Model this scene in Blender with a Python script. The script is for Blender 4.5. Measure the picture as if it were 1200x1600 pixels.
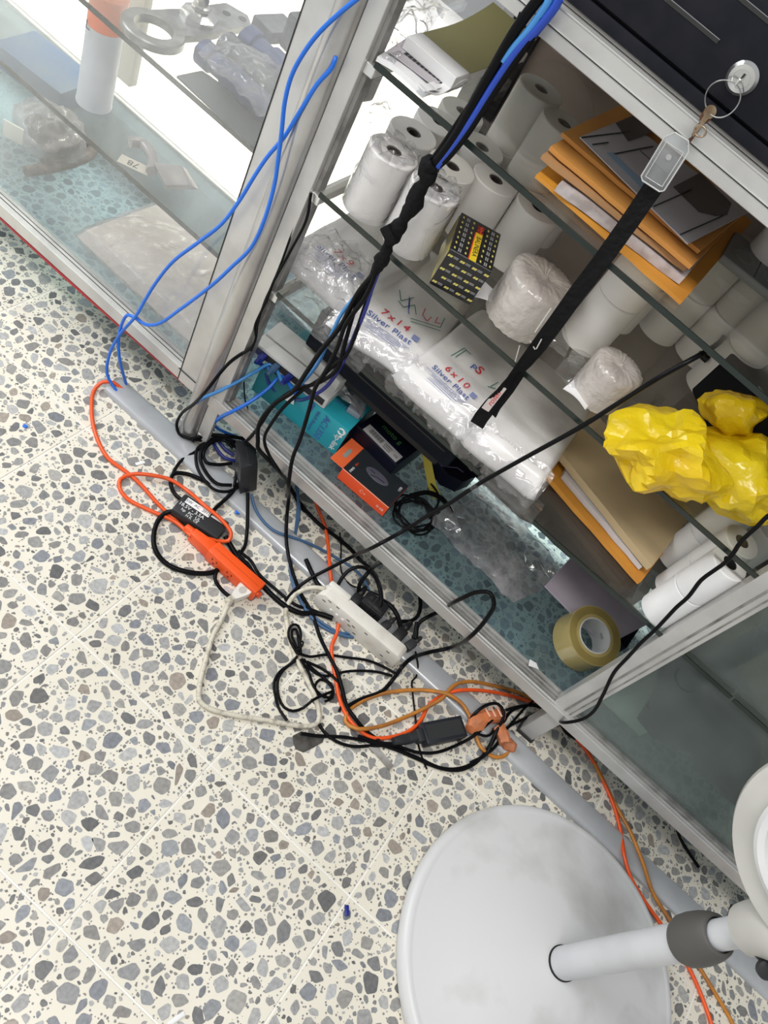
import bpy, bmesh, math, random
import numpy as np
from mathutils import Matrix, Vector, noise
PI = math.pi
for _o in list(bpy.data.objects): bpy.data.objects.remove(_o, do_unlink=True)
SC = bpy.context.scene
COL = SC.collection

# ------------------------------------------------------------------ camera
H = 1.28                                  # eye height, metres
CR = Vector((0.7412, 0.5330, 0.4081)); CU = Vector((-0.6684, 0.5297, 0.5222)); CF = Vector((-0.0622, 0.6598, -0.7488))
CR.normalize(); CF = (CF - CF.dot(CR)*CR).normalized(); CU = CR.cross(CF)
FL = 1262.04                              # focal length in pixels of the 1200x1600 frame
CAM = Vector((0, 0, H))
cd = bpy.data.cameras.new('camera'); cam = bpy.data.objects.new('camera', cd); COL.objects.link(cam)
cd.sensor_fit = 'VERTICAL'; cd.sensor_height = 32.0; cd.lens = FL/1600*32.0; cd.clip_start = 0.02
cam.matrix_world = Matrix(((CR.x, CU.x, -CF.x, CAM.x), (CR.y, CU.y, -CF.y, CAM.y), (CR.z, CU.z, -CF.z, CAM.z), (0, 0, 0, 1)))
SC.camera = cam

# ------------------------------------------------------------------ world, lights, exposure
w = bpy.data.worlds.new('world'); SC.world = w; w.use_nodes = True
bg = w.node_tree.nodes['Background']; bg.inputs[0].default_value = (0.93, 0.965, 1.0, 1); bg.inputs[1].default_value = 0.45
def area(name, loc, at, sx, sy, power, col):
    l = bpy.data.lights.new(name, 'AREA'); l.shape = 'RECTANGLE'; l.size = sx; l.size_y = sy; l.energy = power; l.color = col
    o = bpy.data.objects.new(name, l); COL.objects.link(o); o.location = loc
    o.rotation_euler = (Vector(at)-Vector(loc)).to_track_quat('-Z', 'Y').to_euler(); return o
area('doorway_daylight', (-2.6, 0.2, 2.1), (-0.1, 0.5, 0.1), 1.8, 1.8, 62, (0.95, 0.98, 1.0))
area('added_overhead_fill', (0.0, -0.3, 2.7), (0.0, 0.6, 0.0), 1.3, 0.35, 30, (1.0, 0.97, 0.93))  # added overhead light, brightens the bay and sharpens reflections on plastic
area('street_daylight', (-1.1, 2.15, 1.9), (-1.1, 2.1, 0.0), 2.4, 1.0, 110, (1.0, 0.99, 0.97)).data.spread = math.radians(70)
SC.view_settings.view_transform = 'Standard'; SC.view_settings.look = 'None'
SC.view_settings.gamma = 1.0; SC.view_settings.use_curve_mapping = False
SC.view_settings.exposure = 0.16
SC.cycles.max_bounces = 12; SC.cycles.transparent_max_bounces = 32; SC.cycles.sample_clamp_indirect = 4.0

# ------------------------------------------------------------------ pixel of the photograph -> point on a plane of the place
def ray(px, py): return CF*FL + CR*(px-600) - CU*(py-800)
def fz(px, py, z=0.0):
    d = ray(px, py); return CAM + d*((z-H)/d.z)
def fy(px, py, y):
    d = ray(px, py); return CAM + d*(y/d.y)
def P3(p, z=0.004):
    if len(p) == 2: return fz(p[0], p[1], z)
    if len(p) == 3: return fz(*p)
    return fy(p[0], p[1], p[3])

# ------------------------------------------------------------------ materials
MATS = {}
def mat(name, rgb, rough=0.5, metal=0.0, rgb2=None, ns=8.0, det=4.0, lo=0.4, hi=0.62, bump=0.0, bs=60.0, spec=0.5, coat=0.0, sss=0.0, trans=0.0, alpha=1.0):
    if name in MATS: return MATS[name]
    m = bpy.data.materials.new(name); m.use_nodes = True; nt = m.node_tree; b = nt.nodes['Principled BSDF']
    b.inputs['Base Color'].default_value = (*rgb, 1); b.inputs['Roughness'].default_value = rough; b.inputs['Metallic'].default_value = metal
    b.inputs['Specular IOR Level'].default_value = spec; b.inputs['Coat Weight'].default_value = coat; b.inputs['Alpha'].default_value = alpha
    tc = nt.nodes.new('ShaderNodeTexCoord')
    n = nt.nodes.new('ShaderNodeTexNoise'); n.inputs['Scale'].default_value = ns; n.inputs['Detail'].default_value = det
    nt.links.new(tc.outputs['Object'], n.inputs['Vector'])
    r = nt.nodes.new('ShaderNodeValToRGB'); r.color_ramp.elements[0].position = lo; r.color_ramp.elements[1].position = hi
    c2 = rgb2 or tuple(c*0.88 for c in rgb)
    r.color_ramp.elements[0].color = (*rgb, 1); r.color_ramp.elements[1].color = (*c2, 1)
    nt.links.new(n.outputs['Fac'], r.inputs[0]); nt.links.new(r.outputs[0], b.inputs['Base Color'])
    if bump:
        n2 = nt.nodes.new('ShaderNodeTexNoise'); n2.inputs['Scale'].default_value = bs; n2.inputs['Detail'].default_value = 3
        nt.links.new(tc.outputs['Object'], n2.inputs['Vector'])
        bp = nt.nodes.new('ShaderNodeBump'); bp.inputs['Strength'].default_value = bump; bp.inputs['Distance'].default_value = 0.01
        nt.links.new(n2.outputs['Fac'], bp.inputs['Height']); nt.links.new(bp.outputs[0], b.inputs['Normal'])
    if trans:
        t = nt.nodes.new('ShaderNodeBsdfTranslucent'); nt.links.new(r.outputs[0], t.inputs['Color'])
        mx = nt.nodes.new('ShaderNodeMixShader'); mx.inputs[0].default_value = trans
        nt.links.new(b.outputs[0], mx.inputs[1]); nt.links.new(t.outputs[0], mx.inputs[2]); nt.links.new(mx.outputs[0], nt.nodes['Material Output'].inputs['Surface'])
    MATS[name] = m; return m
def glassy(name, tint, dirt=0.06, dcol=(0.7, 0.7, 0.68), ns=7.0, rough=0.03, bump=0.0, bs=40.0, refl=1.0, lo=0.35, hi=0.75, bd=0.01):
    """thin sheet: clear see-through, mirror by Fresnel, and a film of dust"""
    if name in MATS: return MATS[name]
    m = bpy.data.materials.new(name); m.use_nodes = True; nt = m.node_tree; nt.nodes.remove(nt.nodes['Principled BSDF']); L = nt.links
    tr = nt.nodes.new('ShaderNodeBsdfTransparent'); tr.inputs[0].default_value = (*tint, 1)
    gl = nt.nodes.new('ShaderNodeBsdfGlossy'); gl.inputs['Roughness'].default_value = rough
    df = nt.nodes.new('ShaderNodeBsdfDiffuse'); df.inputs[0].default_value = (*dcol, 1)
    lw = nt.nodes.new('ShaderNodeLayerWeight'); lw.inputs[0].default_value = 0.5
    pw = nt.nodes.new('ShaderNodeMath'); pw.operation = 'POWER'; pw.inputs[1].default_value = 5.0; L.new(lw.outputs['Facing'], pw.inputs[0])
    mu = nt.nodes.new('ShaderNodeMath'); mu.operation = 'MULTIPLY_ADD'; mu.inputs[1].default_value = 0.95*refl; mu.inputs[2].default_value = 0.045*refl; mu.use_clamp = True
    L.new(pw.outputs[0], mu.inputs[0])
    m1 = nt.nodes.new('ShaderNodeMixShader'); L.new(mu.outputs[0], m1.inputs[0]); L.new(tr.outputs[0], m1.inputs[1]); L.new(gl.outputs[0], m1.inputs[2])
    tc = nt.nodes.new('ShaderNodeTexCoord'); n = nt.nodes.new('ShaderNodeTexNoise'); n.inputs['Scale'].default_value = ns; n.inputs['Detail'].default_value = 8
    L.new(tc.outputs['Object'], n.inputs['Vector'])
    mr = nt.nodes.new('ShaderNodeMapRange'); mr.inputs['From Min'].default_value = lo; mr.inputs['From Max'].default_value = hi
    mr.inputs['To Min'].default_value = dirt*0.35; mr.inputs['To Max'].default_value = dirt*1.65; L.new(n.outputs['Fac'], mr.inputs['Value'])
    m2 = nt.nodes.new('ShaderNodeMixShader'); L.new(mr.outputs[0], m2.inputs[0]); L.new(m1.outputs[0], m2.inputs[1]); L.new(df.outputs[0], m2.inputs[2])
    L.new(m2.outputs[0], nt.nodes['Material Output'].inputs['Surface'])
    if bump:
        n2 = nt.nodes.new('ShaderNodeTexNoise'); n2.inputs['Scale'].default_value = bs; n2.inputs['Detail'].default_value = 5; n2.inputs['Distortion'].default_value = 1.0
        L.new(tc.outputs['Object'], n2.inputs['Vector'])
        bp = nt.nodes.new('ShaderNodeBump'); bp.inputs['Strength'].default_value = bump; bp.inputs['Distance'].default_value = bd
        L.new(n2.outputs['Fac'], bp.inputs['Height']); L.new(bp.outputs[0], gl.inputs['Normal']); L.new(bp.outputs[0], lw.inputs['Normal'])
    MATS[name] = m; return m

ALU = mat('aluminium', (0.60, 0.595, 0.58), 0.42, 0.55, (0.47, 0.465, 0.455), 14, 6, 0.45, 0.75)
ALUD = mat('dirty_aluminium', (0.34, 0.335, 0.32), 0.5, 0.5, (0.16, 0.155, 0.15), 30, 8, 0.45, 0.7)
ALUL = mat('bright_aluminium', (0.80, 0.80, 0.79), 0.3, 0.7)
TUBEA = mat('rounded_aluminium', (0.52, 0.515, 0.50), 0.3, 0.75, (0.42, 0.41, 0.40), 12, 5)
GROOVE = mat('groove_black', (0.02, 0.02, 0.02), 0.7)
GLASS = glassy('shelf_glass', (0.92, 0.925, 0.905), 0.045, (0.46, 0.41, 0.36), 6)
GLASSF = glassy('door_glass', (0.985, 0.985, 0.985), 0.13, (0.8, 0.82, 0.82), 5, refl=1.1)
GLASSB = glassy('bottom_glass', (0.68, 0.79, 0.83), 0.12, (0.36, 0.46, 0.51), 9)
GLASSD = glassy('smoky_door_glass', (0.66, 0.72, 0.70), 0.17, (0.46, 0.52, 0.50), 4)
GLASSBK = glassy('rear_glass', (0.99, 0.99, 0.99), 0.04, (0.8, 0.8, 0.8), 5)
EDGE = mat('glass_edge', (0.012, 0.020, 0.016), 0.25, 0.0)
CLEAR = glassy('clear_plastic_film', (0.93, 0.93, 0.94), 0.10, (0.75, 0.74, 0.72), 14, 0.12, 0.9, 22, 2.2)
CLEAR2 = glassy('milky_plastic_film', (0.80, 0.79, 0.80), 0.26, (0.58, 0.54, 0.56), 9, 0.09, 0.8, 16, 2.4)
BAGM = mat('milky_polythene', (0.86, 0.84, 0.83), 0.28, 0, (0.70, 0.67, 0.655), 5, 3, 0.45, 0.7, bump=0.25, bs=22, coat=0.35)
PAPERW = mat('white_paper', (0.86, 0.86, 0.87), 0.8)
ROLLW = mat('till_roll_paper', (0.84, 0.82, 0.80), 0.75, 0, (0.80, 0.775, 0.75), 5)
BLK = mat('black_plastic', (0.010, 0.010, 0.011), 0.40, spec=0.25)
CABK = mat('black_cable', (0.005, 0.005, 0.006), 0.30, spec=0.10)
BLKM = mat('black_steel', (0.010, 0.011, 0.015), 0.55, 0, (0.014, 0.014, 0.019), 30, spec=0.1)
TAPEB = mat('black_cloth_tape', (0.006, 0.006, 0.007), 0.75, spec=0.15, bump=0.5, bs=90)
BLUEC = mat('blue_cable', (0.012, 0.16, 0.72), 0.35)
BLUED = mat('navy_cable', (0.012, 0.022, 0.22), 0.35)
BLUEL = mat('light_blue_cable', (0.06, 0.26, 0.62), 0.35)
BLUES = mat('slate_blue_cable', (0.05, 0.12, 0.24), 0.4)
ORC = mat('orange_cable', (0.82, 0.095, 0.012), 0.36)
ORY = mat('amber_cable', (0.52, 0.20, 0.025), 0.42, 0, (0.36, 0.14, 0.03), 30)
ORP = mat('orange_plastic', (0.90, 0.10, 0.014), 0.38)
ORB = mat('dusty_orange_plastic', (0.66, 0.20, 0.07), 0.55, 0, (0.44, 0.16, 0.07), 30)
OFFW = mat('grubby_white_plastic', (0.74, 0.71, 0.65), 0.5, 0, (0.60, 0.56, 0.49), 26, 8, 0.5, 0.75)
BRAID = mat('grubby_white_cable', (0.62, 0.58, 0.48), 0.55, 0, (0.36, 0.33, 0.26), 90, 4, 0.5, 0.68)
GREYP = mat('grey_conduit', (0.46, 0.47, 0.485), 0.24, 0.15, (0.40, 0.41, 0.425), 10)
MANILA = mat('manila_paper', (0.58, 0.26, 0.055), 0.7, 0, (0.50, 0.21, 0.045), 6)
MANILA2 = mat('bright_manila_paper', (0.66, 0.29, 0.03), 0.6, 0, (0.56, 0.23, 0.03), 6)
KRAFT = mat('tan_paper', (0.56, 0.43, 0.25), 0.7, 0, (0.50, 0.38, 0.22), 6)
KHAKI = mat('khaki_card', (0.40, 0.37, 0.16), 0.45, 0, (0.36, 0.33, 0.14), 6)
PINKY = mat('printed_sheet', (0.50, 0.47, 0.50), 0.7)
YEL = mat('yellow_polythene', (0.93, 0.74, 0.02), 0.27, 0, (0.84, 0.60, 0.01), 8, 4, bump=0.7, bs=34, coat=0.4, trans=0.35)
YELP = mat('yellow_print', (0.90, 0.66, 0.02), 0.5)
REDP = mat('red_print', (0.62, 0.03, 0.05), 0.6)
BLUP = mat('blue_print', (0.07, 0.12, 0.42), 0.6)
GRNP = mat('green_print', (0.05, 0.22, 0.16), 0.6)
BLAP = mat('black_print', (0.02, 0.02, 0.025), 0.6)
WHP = mat('white_print', (0.85, 0.85, 0.85), 0.6)
LAV = mat('lavender_blue_print', (0.30, 0.34, 0.62), 0.6)
TEAL = mat('teal_card', (0.02, 0.36, 0.44), 0.4, 0, (0.018, 0.32, 0.40), 10)
TEALD = mat('dark_teal_card', (0.012, 0.17, 0.20), 0.45)
NAVY = mat('navy_card', (0.005, 0.006, 0.016), 0.4, spec=0.2)
ORK = mat('orange_card', (0.82, 0.085, 0.018), 0.42)
GRAYK = mat('charcoal_card', (0.022, 0.026, 0.031), 0.4, spec=0.3)
MOUSEP = mat('mouse_print', (0.10, 0.095, 0.125), 0.35)
GREYC = mat('grey_card', (0.30, 0.275, 0.26), 0.6)
LILAC = mat('lilac_card', (0.52, 0.46, 0.55), 0.6)
TAPEC = mat('amber_tape', (0.46, 0.37, 0.15), 0.18, 0, (0.38, 0.30, 0.11), 8, coat=0.5)
TAPES = mat('tape_side', (0.30, 0.235, 0.075), 0.3, 0, (0.24, 0.18, 0.06), 12)
SILV = mat('chrome', (0.82, 0.81, 0.79), 0.18, 1.0)
BRASS = mat('tarnished_brass', (0.42, 0.32, 0.22), 0.35, 1.0, (0.24, 0.16, 0.10), 60)
STEEL = mat('machined_steel', (0.34, 0.34, 0.34), 0.36, 0.85, (0.22, 0.22, 0.22), 40)
CAST = mat('cast_iron', (0.075, 0.078, 0.088), 0.6, 0.3, (0.045, 0.045, 0.055), 60, bump=0.3, bs=140)
FANW = mat('white_enamel', (0.62, 0.62, 0.62), 0.38, 0, (0.38, 0.37, 0.355), 6.5, 14, 0.5, 0.78)
FANP = mat('pole_enamel', (0.60, 0.61, 0.635), 0.35, 0, (0.54, 0.55, 0.57), 9)
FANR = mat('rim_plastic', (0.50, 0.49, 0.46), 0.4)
RUB = mat('grey_rubber', (0.085, 0.08, 0.075), 0.6)
WALLP = mat('pinkish_board', (0.40, 0.31, 0.27), 0.8, 0, (0.24, 0.20, 0.175), 5, 5)
COUNT = mat('counter_board', (0.25, 0.24, 0.23), 0.6)
DGREY = mat('dark_grey_plastic', (0.030, 0.031, 0.033), 0.5, spec=0.3)
TAG = glassy('tag_plastic', (0.86, 0.88, 0.89), 0.15, (0.8, 0.82, 0.83), 20, 0.1, refl=1.6)
SEAL = mat('cartridge_plastic', (0.58, 0.62, 0.69), 0.4, 0, (0.52, 0.56, 0.64), 10)
SEALO = mat('orange_cap', (0.85, 0.22, 0.10), 0.45)

# ------------------------------------------------------------------ mesh helpers
def finish(bm, name, m, parent=None, ang=35, loc=None, smooth=True, kind=None):
    me = bpy.data.meshes.new(name)
    bmesh.ops.recalc_face_normals(bm, faces=bm.faces)
    if loc is not None: bmesh.ops.translate(bm, verts=bm.verts, vec=-Vector(loc))
    bm.to_mesh(me); bm.free()
    for x in (m if isinstance(m, (list, tuple)) else [m]): me.materials.append(x)
    if smooth:
        me.polygons.foreach_set('use_smooth', [True]*len(me.polygons)); me.set_sharp_from_angle(angle=math.radians(ang))
    o = bpy.data.objects.new(name, me); COL.objects.link(o)
    if parent is not None: o.parent = parent
    if loc is not None: o.location = loc
    if kind: o['kind'] = kind
    return o
def tag(o, label, cat, group=None):
    o['label'] = label; o['category'] = cat
    if group: o['group'] = group
    return o
def thing(name, label, cat, M=None, group=None):
    o = bpy.data.objects.new(name, None); COL.objects.link(o); o.empty_display_size = 0.02
    if M is not None: o.matrix_world = M if isinstance(M, Matrix) else Matrix.Translation(M)
    return tag(o, label, cat, group)
def B(): return bmesh.new()
def box(bm, x0, y0, z0, x1, y1, z1, bev=0.0, M=None, seg=2, mi=0):
    t = bmesh.new(); bmesh.ops.create_cube(t, size=1.0)
    bmesh.ops.scale(t, vec=(x1-x0, y1-y0, z1-z0), verts=t.verts); bmesh.ops.translate(t, vec=((x0+x1)/2, (y0+y1)/2, (z0+z1)/2), verts=t.verts)
    if bev: bmesh.ops.bevel(t, geom=t.edges[:], offset=bev, segments=seg, affect='EDGES', profile=0.5)
    join(bm, t, M, mi); return bm
def join(bm, t, M=None, mi=0):
    if M is not None: t.transform(M)
    vs = [bm.verts.new(v.co) for v in t.verts]; t.verts.index_update()
    for f in t.faces:
        try:
            nf = bm.faces.new([vs[v.index] for v in f.verts]); nf.material_index = mi or f.material_index
        except ValueError: pass
    t.free()
def hexa(bm, pts, bev=0.0, mi=0):
    """pts: bottom a,b,c,d then top a,b,c,d"""
    t = bmesh.new(); v = [t.verts.new(p) for p in pts]
    for f in ((3, 2, 1, 0), (4, 5, 6, 7), (0, 1, 5, 4), (1, 2, 6, 5), (2, 3, 7, 6), (3, 0, 4, 7)): t.faces.new([v[i] for i in f])
    bmesh.ops.recalc_face_normals(t, faces=t.faces)
    if bev: bmesh.ops.bevel(t, geom=t.edges[:], offset=bev, segments=2, affect='EDGES', profile=0.5)
    join(bm, t, None, mi); return bm
def lathe(bm, prof, n=40, M=None, mi=0, cap=True):
    t = bmesh.new(); rings = []
    for r, z in prof:
        rings.append([t.verts.new((r*math.cos(2*PI*i/n), r*math.sin(2*PI*i/n), z)) for i in range(n)] if r > 1e-6 else [t.verts.new((0, 0, z))])
    for a, b in zip(rings, rings[1:]):
        for i in range(n):
            j = (i+1) % n
            if len(a) == 1 and len(b) == 1: continue
            if len(a) == 1: t.faces.new((a[0], b[i], b[j]))
            elif len(b) == 1: t.faces.new((a[i], a[j], b[0]))
            else: t.faces.new((a[i], a[j], b[j], b[i]))
    if cap:
        for e in (rings[0], rings[-1]):
            if len(e) > 2:
                try: t.faces.new(e)
                except ValueError: pass
    join(bm, t, M, mi); return bm
def catmull(pts, step=0.006):
    if len(pts) < 3: return pts
    P = [pts[0]*2-pts[1]] + pts + [pts[-1]*2-pts[-2]]; out = []
    for i in range(1, len(P)-2):
        p0, p1, p2, p3 = P[i-1:i+3]
        n = max(2, min(14, int((p2-p1).length/step)))
        a = 0.5
        t0 = 0; t1 = max(1e-5, (p1-p0).length**a); t2 = t1+max(1e-5, (p2-p1).length**a); t3 = t2+max(1e-5, (p3-p2).length**a)
        for k in range(n):
            t = t1+(t2-t1)*k/n
            A1 = p0*((t1-t)/(t1-t0))+p1*((t-t0)/(t1-t0)); A2 = p1*((t2-t)/(t2-t1))+p2*((t-t1)/(t2-t1)); A3 = p2*((t3-t)/(t3-t2))+p3*((t-t2)/(t3-t2))
            B1 = A1*((t2-t)/(t2-t0))+A2*((t-t0)/(t2-t0)); B2 = A2*((t3-t)/(t3-t1))+A3*((t-t1)/(t3-t1))
            out.append(B1*((t2-t)/(t2-t1))+B2*((t-t1)/(t2-t1)))
    out.append(pts[-1]); return out
def sweep(bm, pts, rad, n=8, mi=0, cap=True, flat=None):
    """round (or flat: (w,h)) section swept along pts"""
    rings = []; up = None
    for i, p in enumerate(pts):
        d = (pts[min(i+1, len(pts)-1)]-pts[max(i-1, 0)])
        if d.length < 1e-9: d = Vector((1, 0, 0))
        d.normalize()
        if up is None: up = d.orthogonal().normalized() if flat is None else (Vector((0, 0, 1))-d*d.z).normalized()
        up = (up-d*up.dot(d)).normalized(); s = d.cross(up)
        r = rad[i] if isinstance(rad, (list, tuple)) else rad
        rings.append([bm.verts.new(p+up*(r*math.cos(2*PI*k/n))+s*(r*math.sin(2*PI*k/n))) for k in range(n)])
    for a, b in zip(rings, rings[1:]):
        for k in range(n):
            f = bm.faces.new((a[k], a[(k+1) % n], b[(k+1) % n], b[k])); f.material_index = mi
    if cap:
        bm.faces.new(rings[0][::-1]).material_index = mi; bm.faces.new(rings[-1]).material_index = mi
    return bm
def poly(bm, pts, z0, z1, M=None, mi=0):
    """prism of a 2D outline"""
    t = bmesh.new(); a = [t.verts.new((x, y, z0)) for x, y in pts]; b = [t.verts.new((x, y, z1)) for x, y in pts]
    t.faces.new(a[::-1]); t.faces.new(b)
    for i in range(len(pts)): t.faces.new((a[i], a[(i+1) % len(pts)], b[(i+1) % len(pts)], b[i]))
    join(bm, t, M, mi); return bm
def text(parent, s, m, size, M, name='lettering', shear=0.0, al='CENTER', sp=1.0, ex=0.00015):
    c = bpy.data.curves.new(name, 'FONT'); c.body = s; c.size = size; c.align_x = al; c.align_y = 'CENTER'; c.extrude = ex; c.shear = shear; c.space_character = sp
    c.resolution_u = 3
    f = bpy.data.objects.new(name, c); me = bpy.data.meshes.new_from_object(f); bpy.data.objects.remove(f); me.name = name
    me.materials.clear(); me.materials.append(m); o = bpy.data.objects.new(name, me); COL.objects.link(o); o.parent = parent; o.matrix_local = M; return o
def frame(o, x, z=Vector((0, 0, 1))):
    x = Vector(x).normalized(); z = (Vector(z)-x*Vector(z).dot(x)).normalized(); y = z.cross(x)
    return Matrix(((x.x, y.x, z.x, o[0]), (x.y, y.y, z.y, o[1]), (x.z, y.z, z.z, o[2]), (0, 0, 0, 1)))
def pbox(a, b, z):
    """frame with origin at pixel a and x axis towards pixel b, both on the plane z; and the width"""
    A = fz(a[0], a[1], z); Bp = fz(b[0], b[1], z); return frame(A, Bp-A), (Bp-A).length
T = Matrix.Translation
def RX(a): return Matrix.Rotation(math.radians(a), 4, 'X')
def RY(a): return Matrix.Rotation(math.radians(a), 4, 'Y')
def RZ(a): return Matrix.Rotation(math.radians(a), 4, 'Z')
def crumple(bm, amp, sc, seed=0, zmin=None):
    off = Vector((seed*7.3, seed*3.1, seed*5.7))
    for v in bm.verts:
        d = noise.noise_vector(v.co*sc+off)+0.5*noise.noise_vector(v.co*sc*2.3+off)
        v.co += d*amp
        if zmin is not None and v.co.z < zmin: v.co.z = zmin
def ball(bm, c, s, sub=4, M=None):
    t = bmesh.new(); bmesh.ops.create_icosphere(t, subdivisions=sub, radius=1.0); bmesh.ops.scale(t, vec=s, verts=t.verts); bmesh.ops.translate(t, vec=c, verts=t.verts); join(bm, t, M)
def softbox(bm, w, d, h, nx=24, ny=24, p=0.35):
    """pillow-like pack, base at z=0, centred"""
    grid = lambda top: [[bm.verts.new((w*(i/nx-.5), d*(j/ny-.5), (h if top else 0) * 1.0)) for i in range(nx+1)] for j in range(ny+1)]
    gt = grid(True); gb = grid(False)
    for j in range(ny+1):
        for i in range(nx+1):
            u = min(i, nx-i)/nx*2; v = min(j, ny-j)/ny*2
            e = min(1, u/0.16)**p*min(1, v/0.16)**p
            gt[j][i].co.z = h*(0.42+0.58*e); gb[j][i].co.z = h*0.42*(1-e)
    for g, fl in ((gt, 0), (gb, 1)):
        for j in range(ny):
            for i in range(nx):
                q = [g[j][i], g[j][i+1], g[j+1][i+1], g[j+1][i]]; bm.faces.new(q[::-1] if fl else q)
    bmesh.ops.remove_doubles(bm, verts=bm.verts, dist=1e-5)

# ------------------------------------------------------------------ floor: terrazzo tiles with stone chips set flush in them
TS = 0.2986; TX = -0.3146; TY = 0.4860           # tile pitch and one tile corner
def floor_material():
    m = bpy.data.materials.new('terrazzo_matrix'); m.use_nodes = True; nt = m.node_tree; b = nt.nodes['Principled BSDF']; L = nt.links
    g = nt.nodes.new('ShaderNodeNewGeometry')
    n = nt.nodes.new('ShaderNodeTexNoise'); n.inputs['Scale'].default_value = 5; n.inputs['Detail'].default_value = 6; L.new(g.outputs['Position'], n.inputs['Vector'])
    r = nt.nodes.new('ShaderNodeValToRGB'); r.color_ramp.elements[0].position = .35; r.color_ramp.elements[1].position = .7
    r.color_ramp.elements[0].color = (.79, .745, .64, 1); r.color_ramp.elements[1].color = (.72, .67, .56, 1); L.new(n.outputs['Fac'], r.inputs[0])
    v = nt.nodes.new('ShaderNodeTexVoronoi'); v.inputs['Scale'].default_value = 210; L.new(g.outputs['Position'], v.inputs['Vector'])
    r2 = nt.nodes.new('ShaderNodeValToRGB'); r2.color_ramp.interpolation = 'CONSTANT'
    r2.color_ramp.elements[0].color = (0, 0, 0, 1); r2.color_ramp.elements[1].position = .72; r2.color_ramp.elements[1].color = (1, 1, 1, 1)
    sx = nt.nodes.new('ShaderNodeSeparateColor'); L.new(v.outputs['Color'], sx.inputs[0]); L.new(sx.outputs[0], r2.inputs[0])
    d = nt.nodes.new('ShaderNodeMath'); d.operation = 'LESS_THAN'; d.inputs[1].default_value = 0.34; L.new(v.outputs['Distance'], d.inputs[0])
    mm = nt.nodes.new('ShaderNodeMath'); mm.operation = 'MULTIPLY'; L.new(r2.outputs[0], mm.inputs[0]); L.new(d.outputs[0], mm.inputs[1])
    mx = nt.nodes.new('ShaderNodeMix'); mx.data_type = 'RGBA'; mx.inputs[7].default_value = (.27, .25, .235, 1)
    L.new(mm.outputs[0], mx.inputs[0]); L.new(r.outputs[0], mx.inputs[6]); L.new(mx.outputs[2], b.inputs['Base Color'])
    b.inputs['Roughness'].default_value = .34; return m
def chip_material():
    m = bpy.data.materials.new('stone_chip'); m.use_nodes = True; nt = m.node_tree; b = nt.nodes['Principled BSDF']; L = nt.links
    a = nt.nodes.new('ShaderNodeAttribute'); a.attribute_name = 'tone'
    g = nt.nodes.new('ShaderNodeNewGeometry'); n = nt.nodes.new('ShaderNodeTexNoise'); n.inputs['Scale'].default_value = 160; n.inputs['Detail'].default_value = 5
    L.new(g.outputs['Position'], n.inputs['Vector'])
    mr = nt.nodes.new('ShaderNodeMapRange'); mr.inputs['From Min'].default_value = .3; mr.inputs['From Max'].default_value = .7; mr.inputs['To Min'].default_value = .80; mr.inputs['To Max'].default_value = 1.18
    L.new(n.outputs['Fac'], mr.inputs['Value'])
    mu = nt.nodes.new('ShaderNodeVectorMath'); mu.operation = 'SCALE'; L.new(a.outputs['Color'], mu.inputs[0]); L.new(mr.outputs[0], mu.inputs['Scale'])
    L.new(mu.outputs[0], b.inputs['Base Color']); b.inputs['Roughness'].default_value = .30; return m
FLOORM = floor_material(); CHIPM = chip_material()
GROUT = mat('white_grout', (.86, .85, .82), .6)
bm = B(); box(bm, -3.2, -0.6, -0.06, 2.2, 3.4, -0.0012)
floor = finish(bm, 'floor', GROUT, kind='structure')
bm = B(); hw = TS/2-0.0011; box(bm, -hw, -hw, -0.012, hw, hw, 0, 0.0008, seg=1)
tile0 = None
for i in range(-7, 5):
    for j in range(-2, 8):
        x = TX+(i+.5)*TS; y = TY+(j+.5)*TS
        if tile0 is None:
            o = tile0 = finish(bm, 'tile', FLOORM, floor, smooth=False)
        else:
            o = tile0.copy(); COL.objects.link(o)
        o.location = (x, y, 0)
bm = B(); box(bm, -3.2, -2.0, -.06, 2.2, -1.9, 2.9); finish(bm, 'wall_front', mat('white_wall', (.72, .71, .68), .9), kind='structure')
# pack stone outlines largest first on an occupancy raster (0.8 mm), keeping clear of the joints
rng = np.random.default_rng(11); RES = 0.0008
X0, X1, Y0, Y1 = -1.35, 1.2, 0.02, 1.5
W_, H_ = int((X1-X0)/RES), int((Y1-Y0)/RES)
occ = np.zeros((H_, W_), bool)
def inview(x, y, mg=60):
    d = Vector((x, y, 0))-CAM; z = d.dot(CF)
    if z <= .1: return False
    u = 600+FL*d.dot(CR)/z; v = 800-FL*d.dot(CU)/z
    return -mg < u < 1200+mg and -mg < v < 1600+mg
gx = X0+RES*(np.arange(W_)+.5); gy = Y0+RES*(np.arange(H_)+.5)
fx_ = ((gx-TX)/TS) % 1; fy_ = ((gy-TY)/TS) % 1
occ |= (np.minimum(fx_, 1-fx_)*TS < 0.0016)[None, :]; occ |= (np.minimum(fy_, 1-fy_)*TS < 0.0016)[:, None]
chips = []
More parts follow.
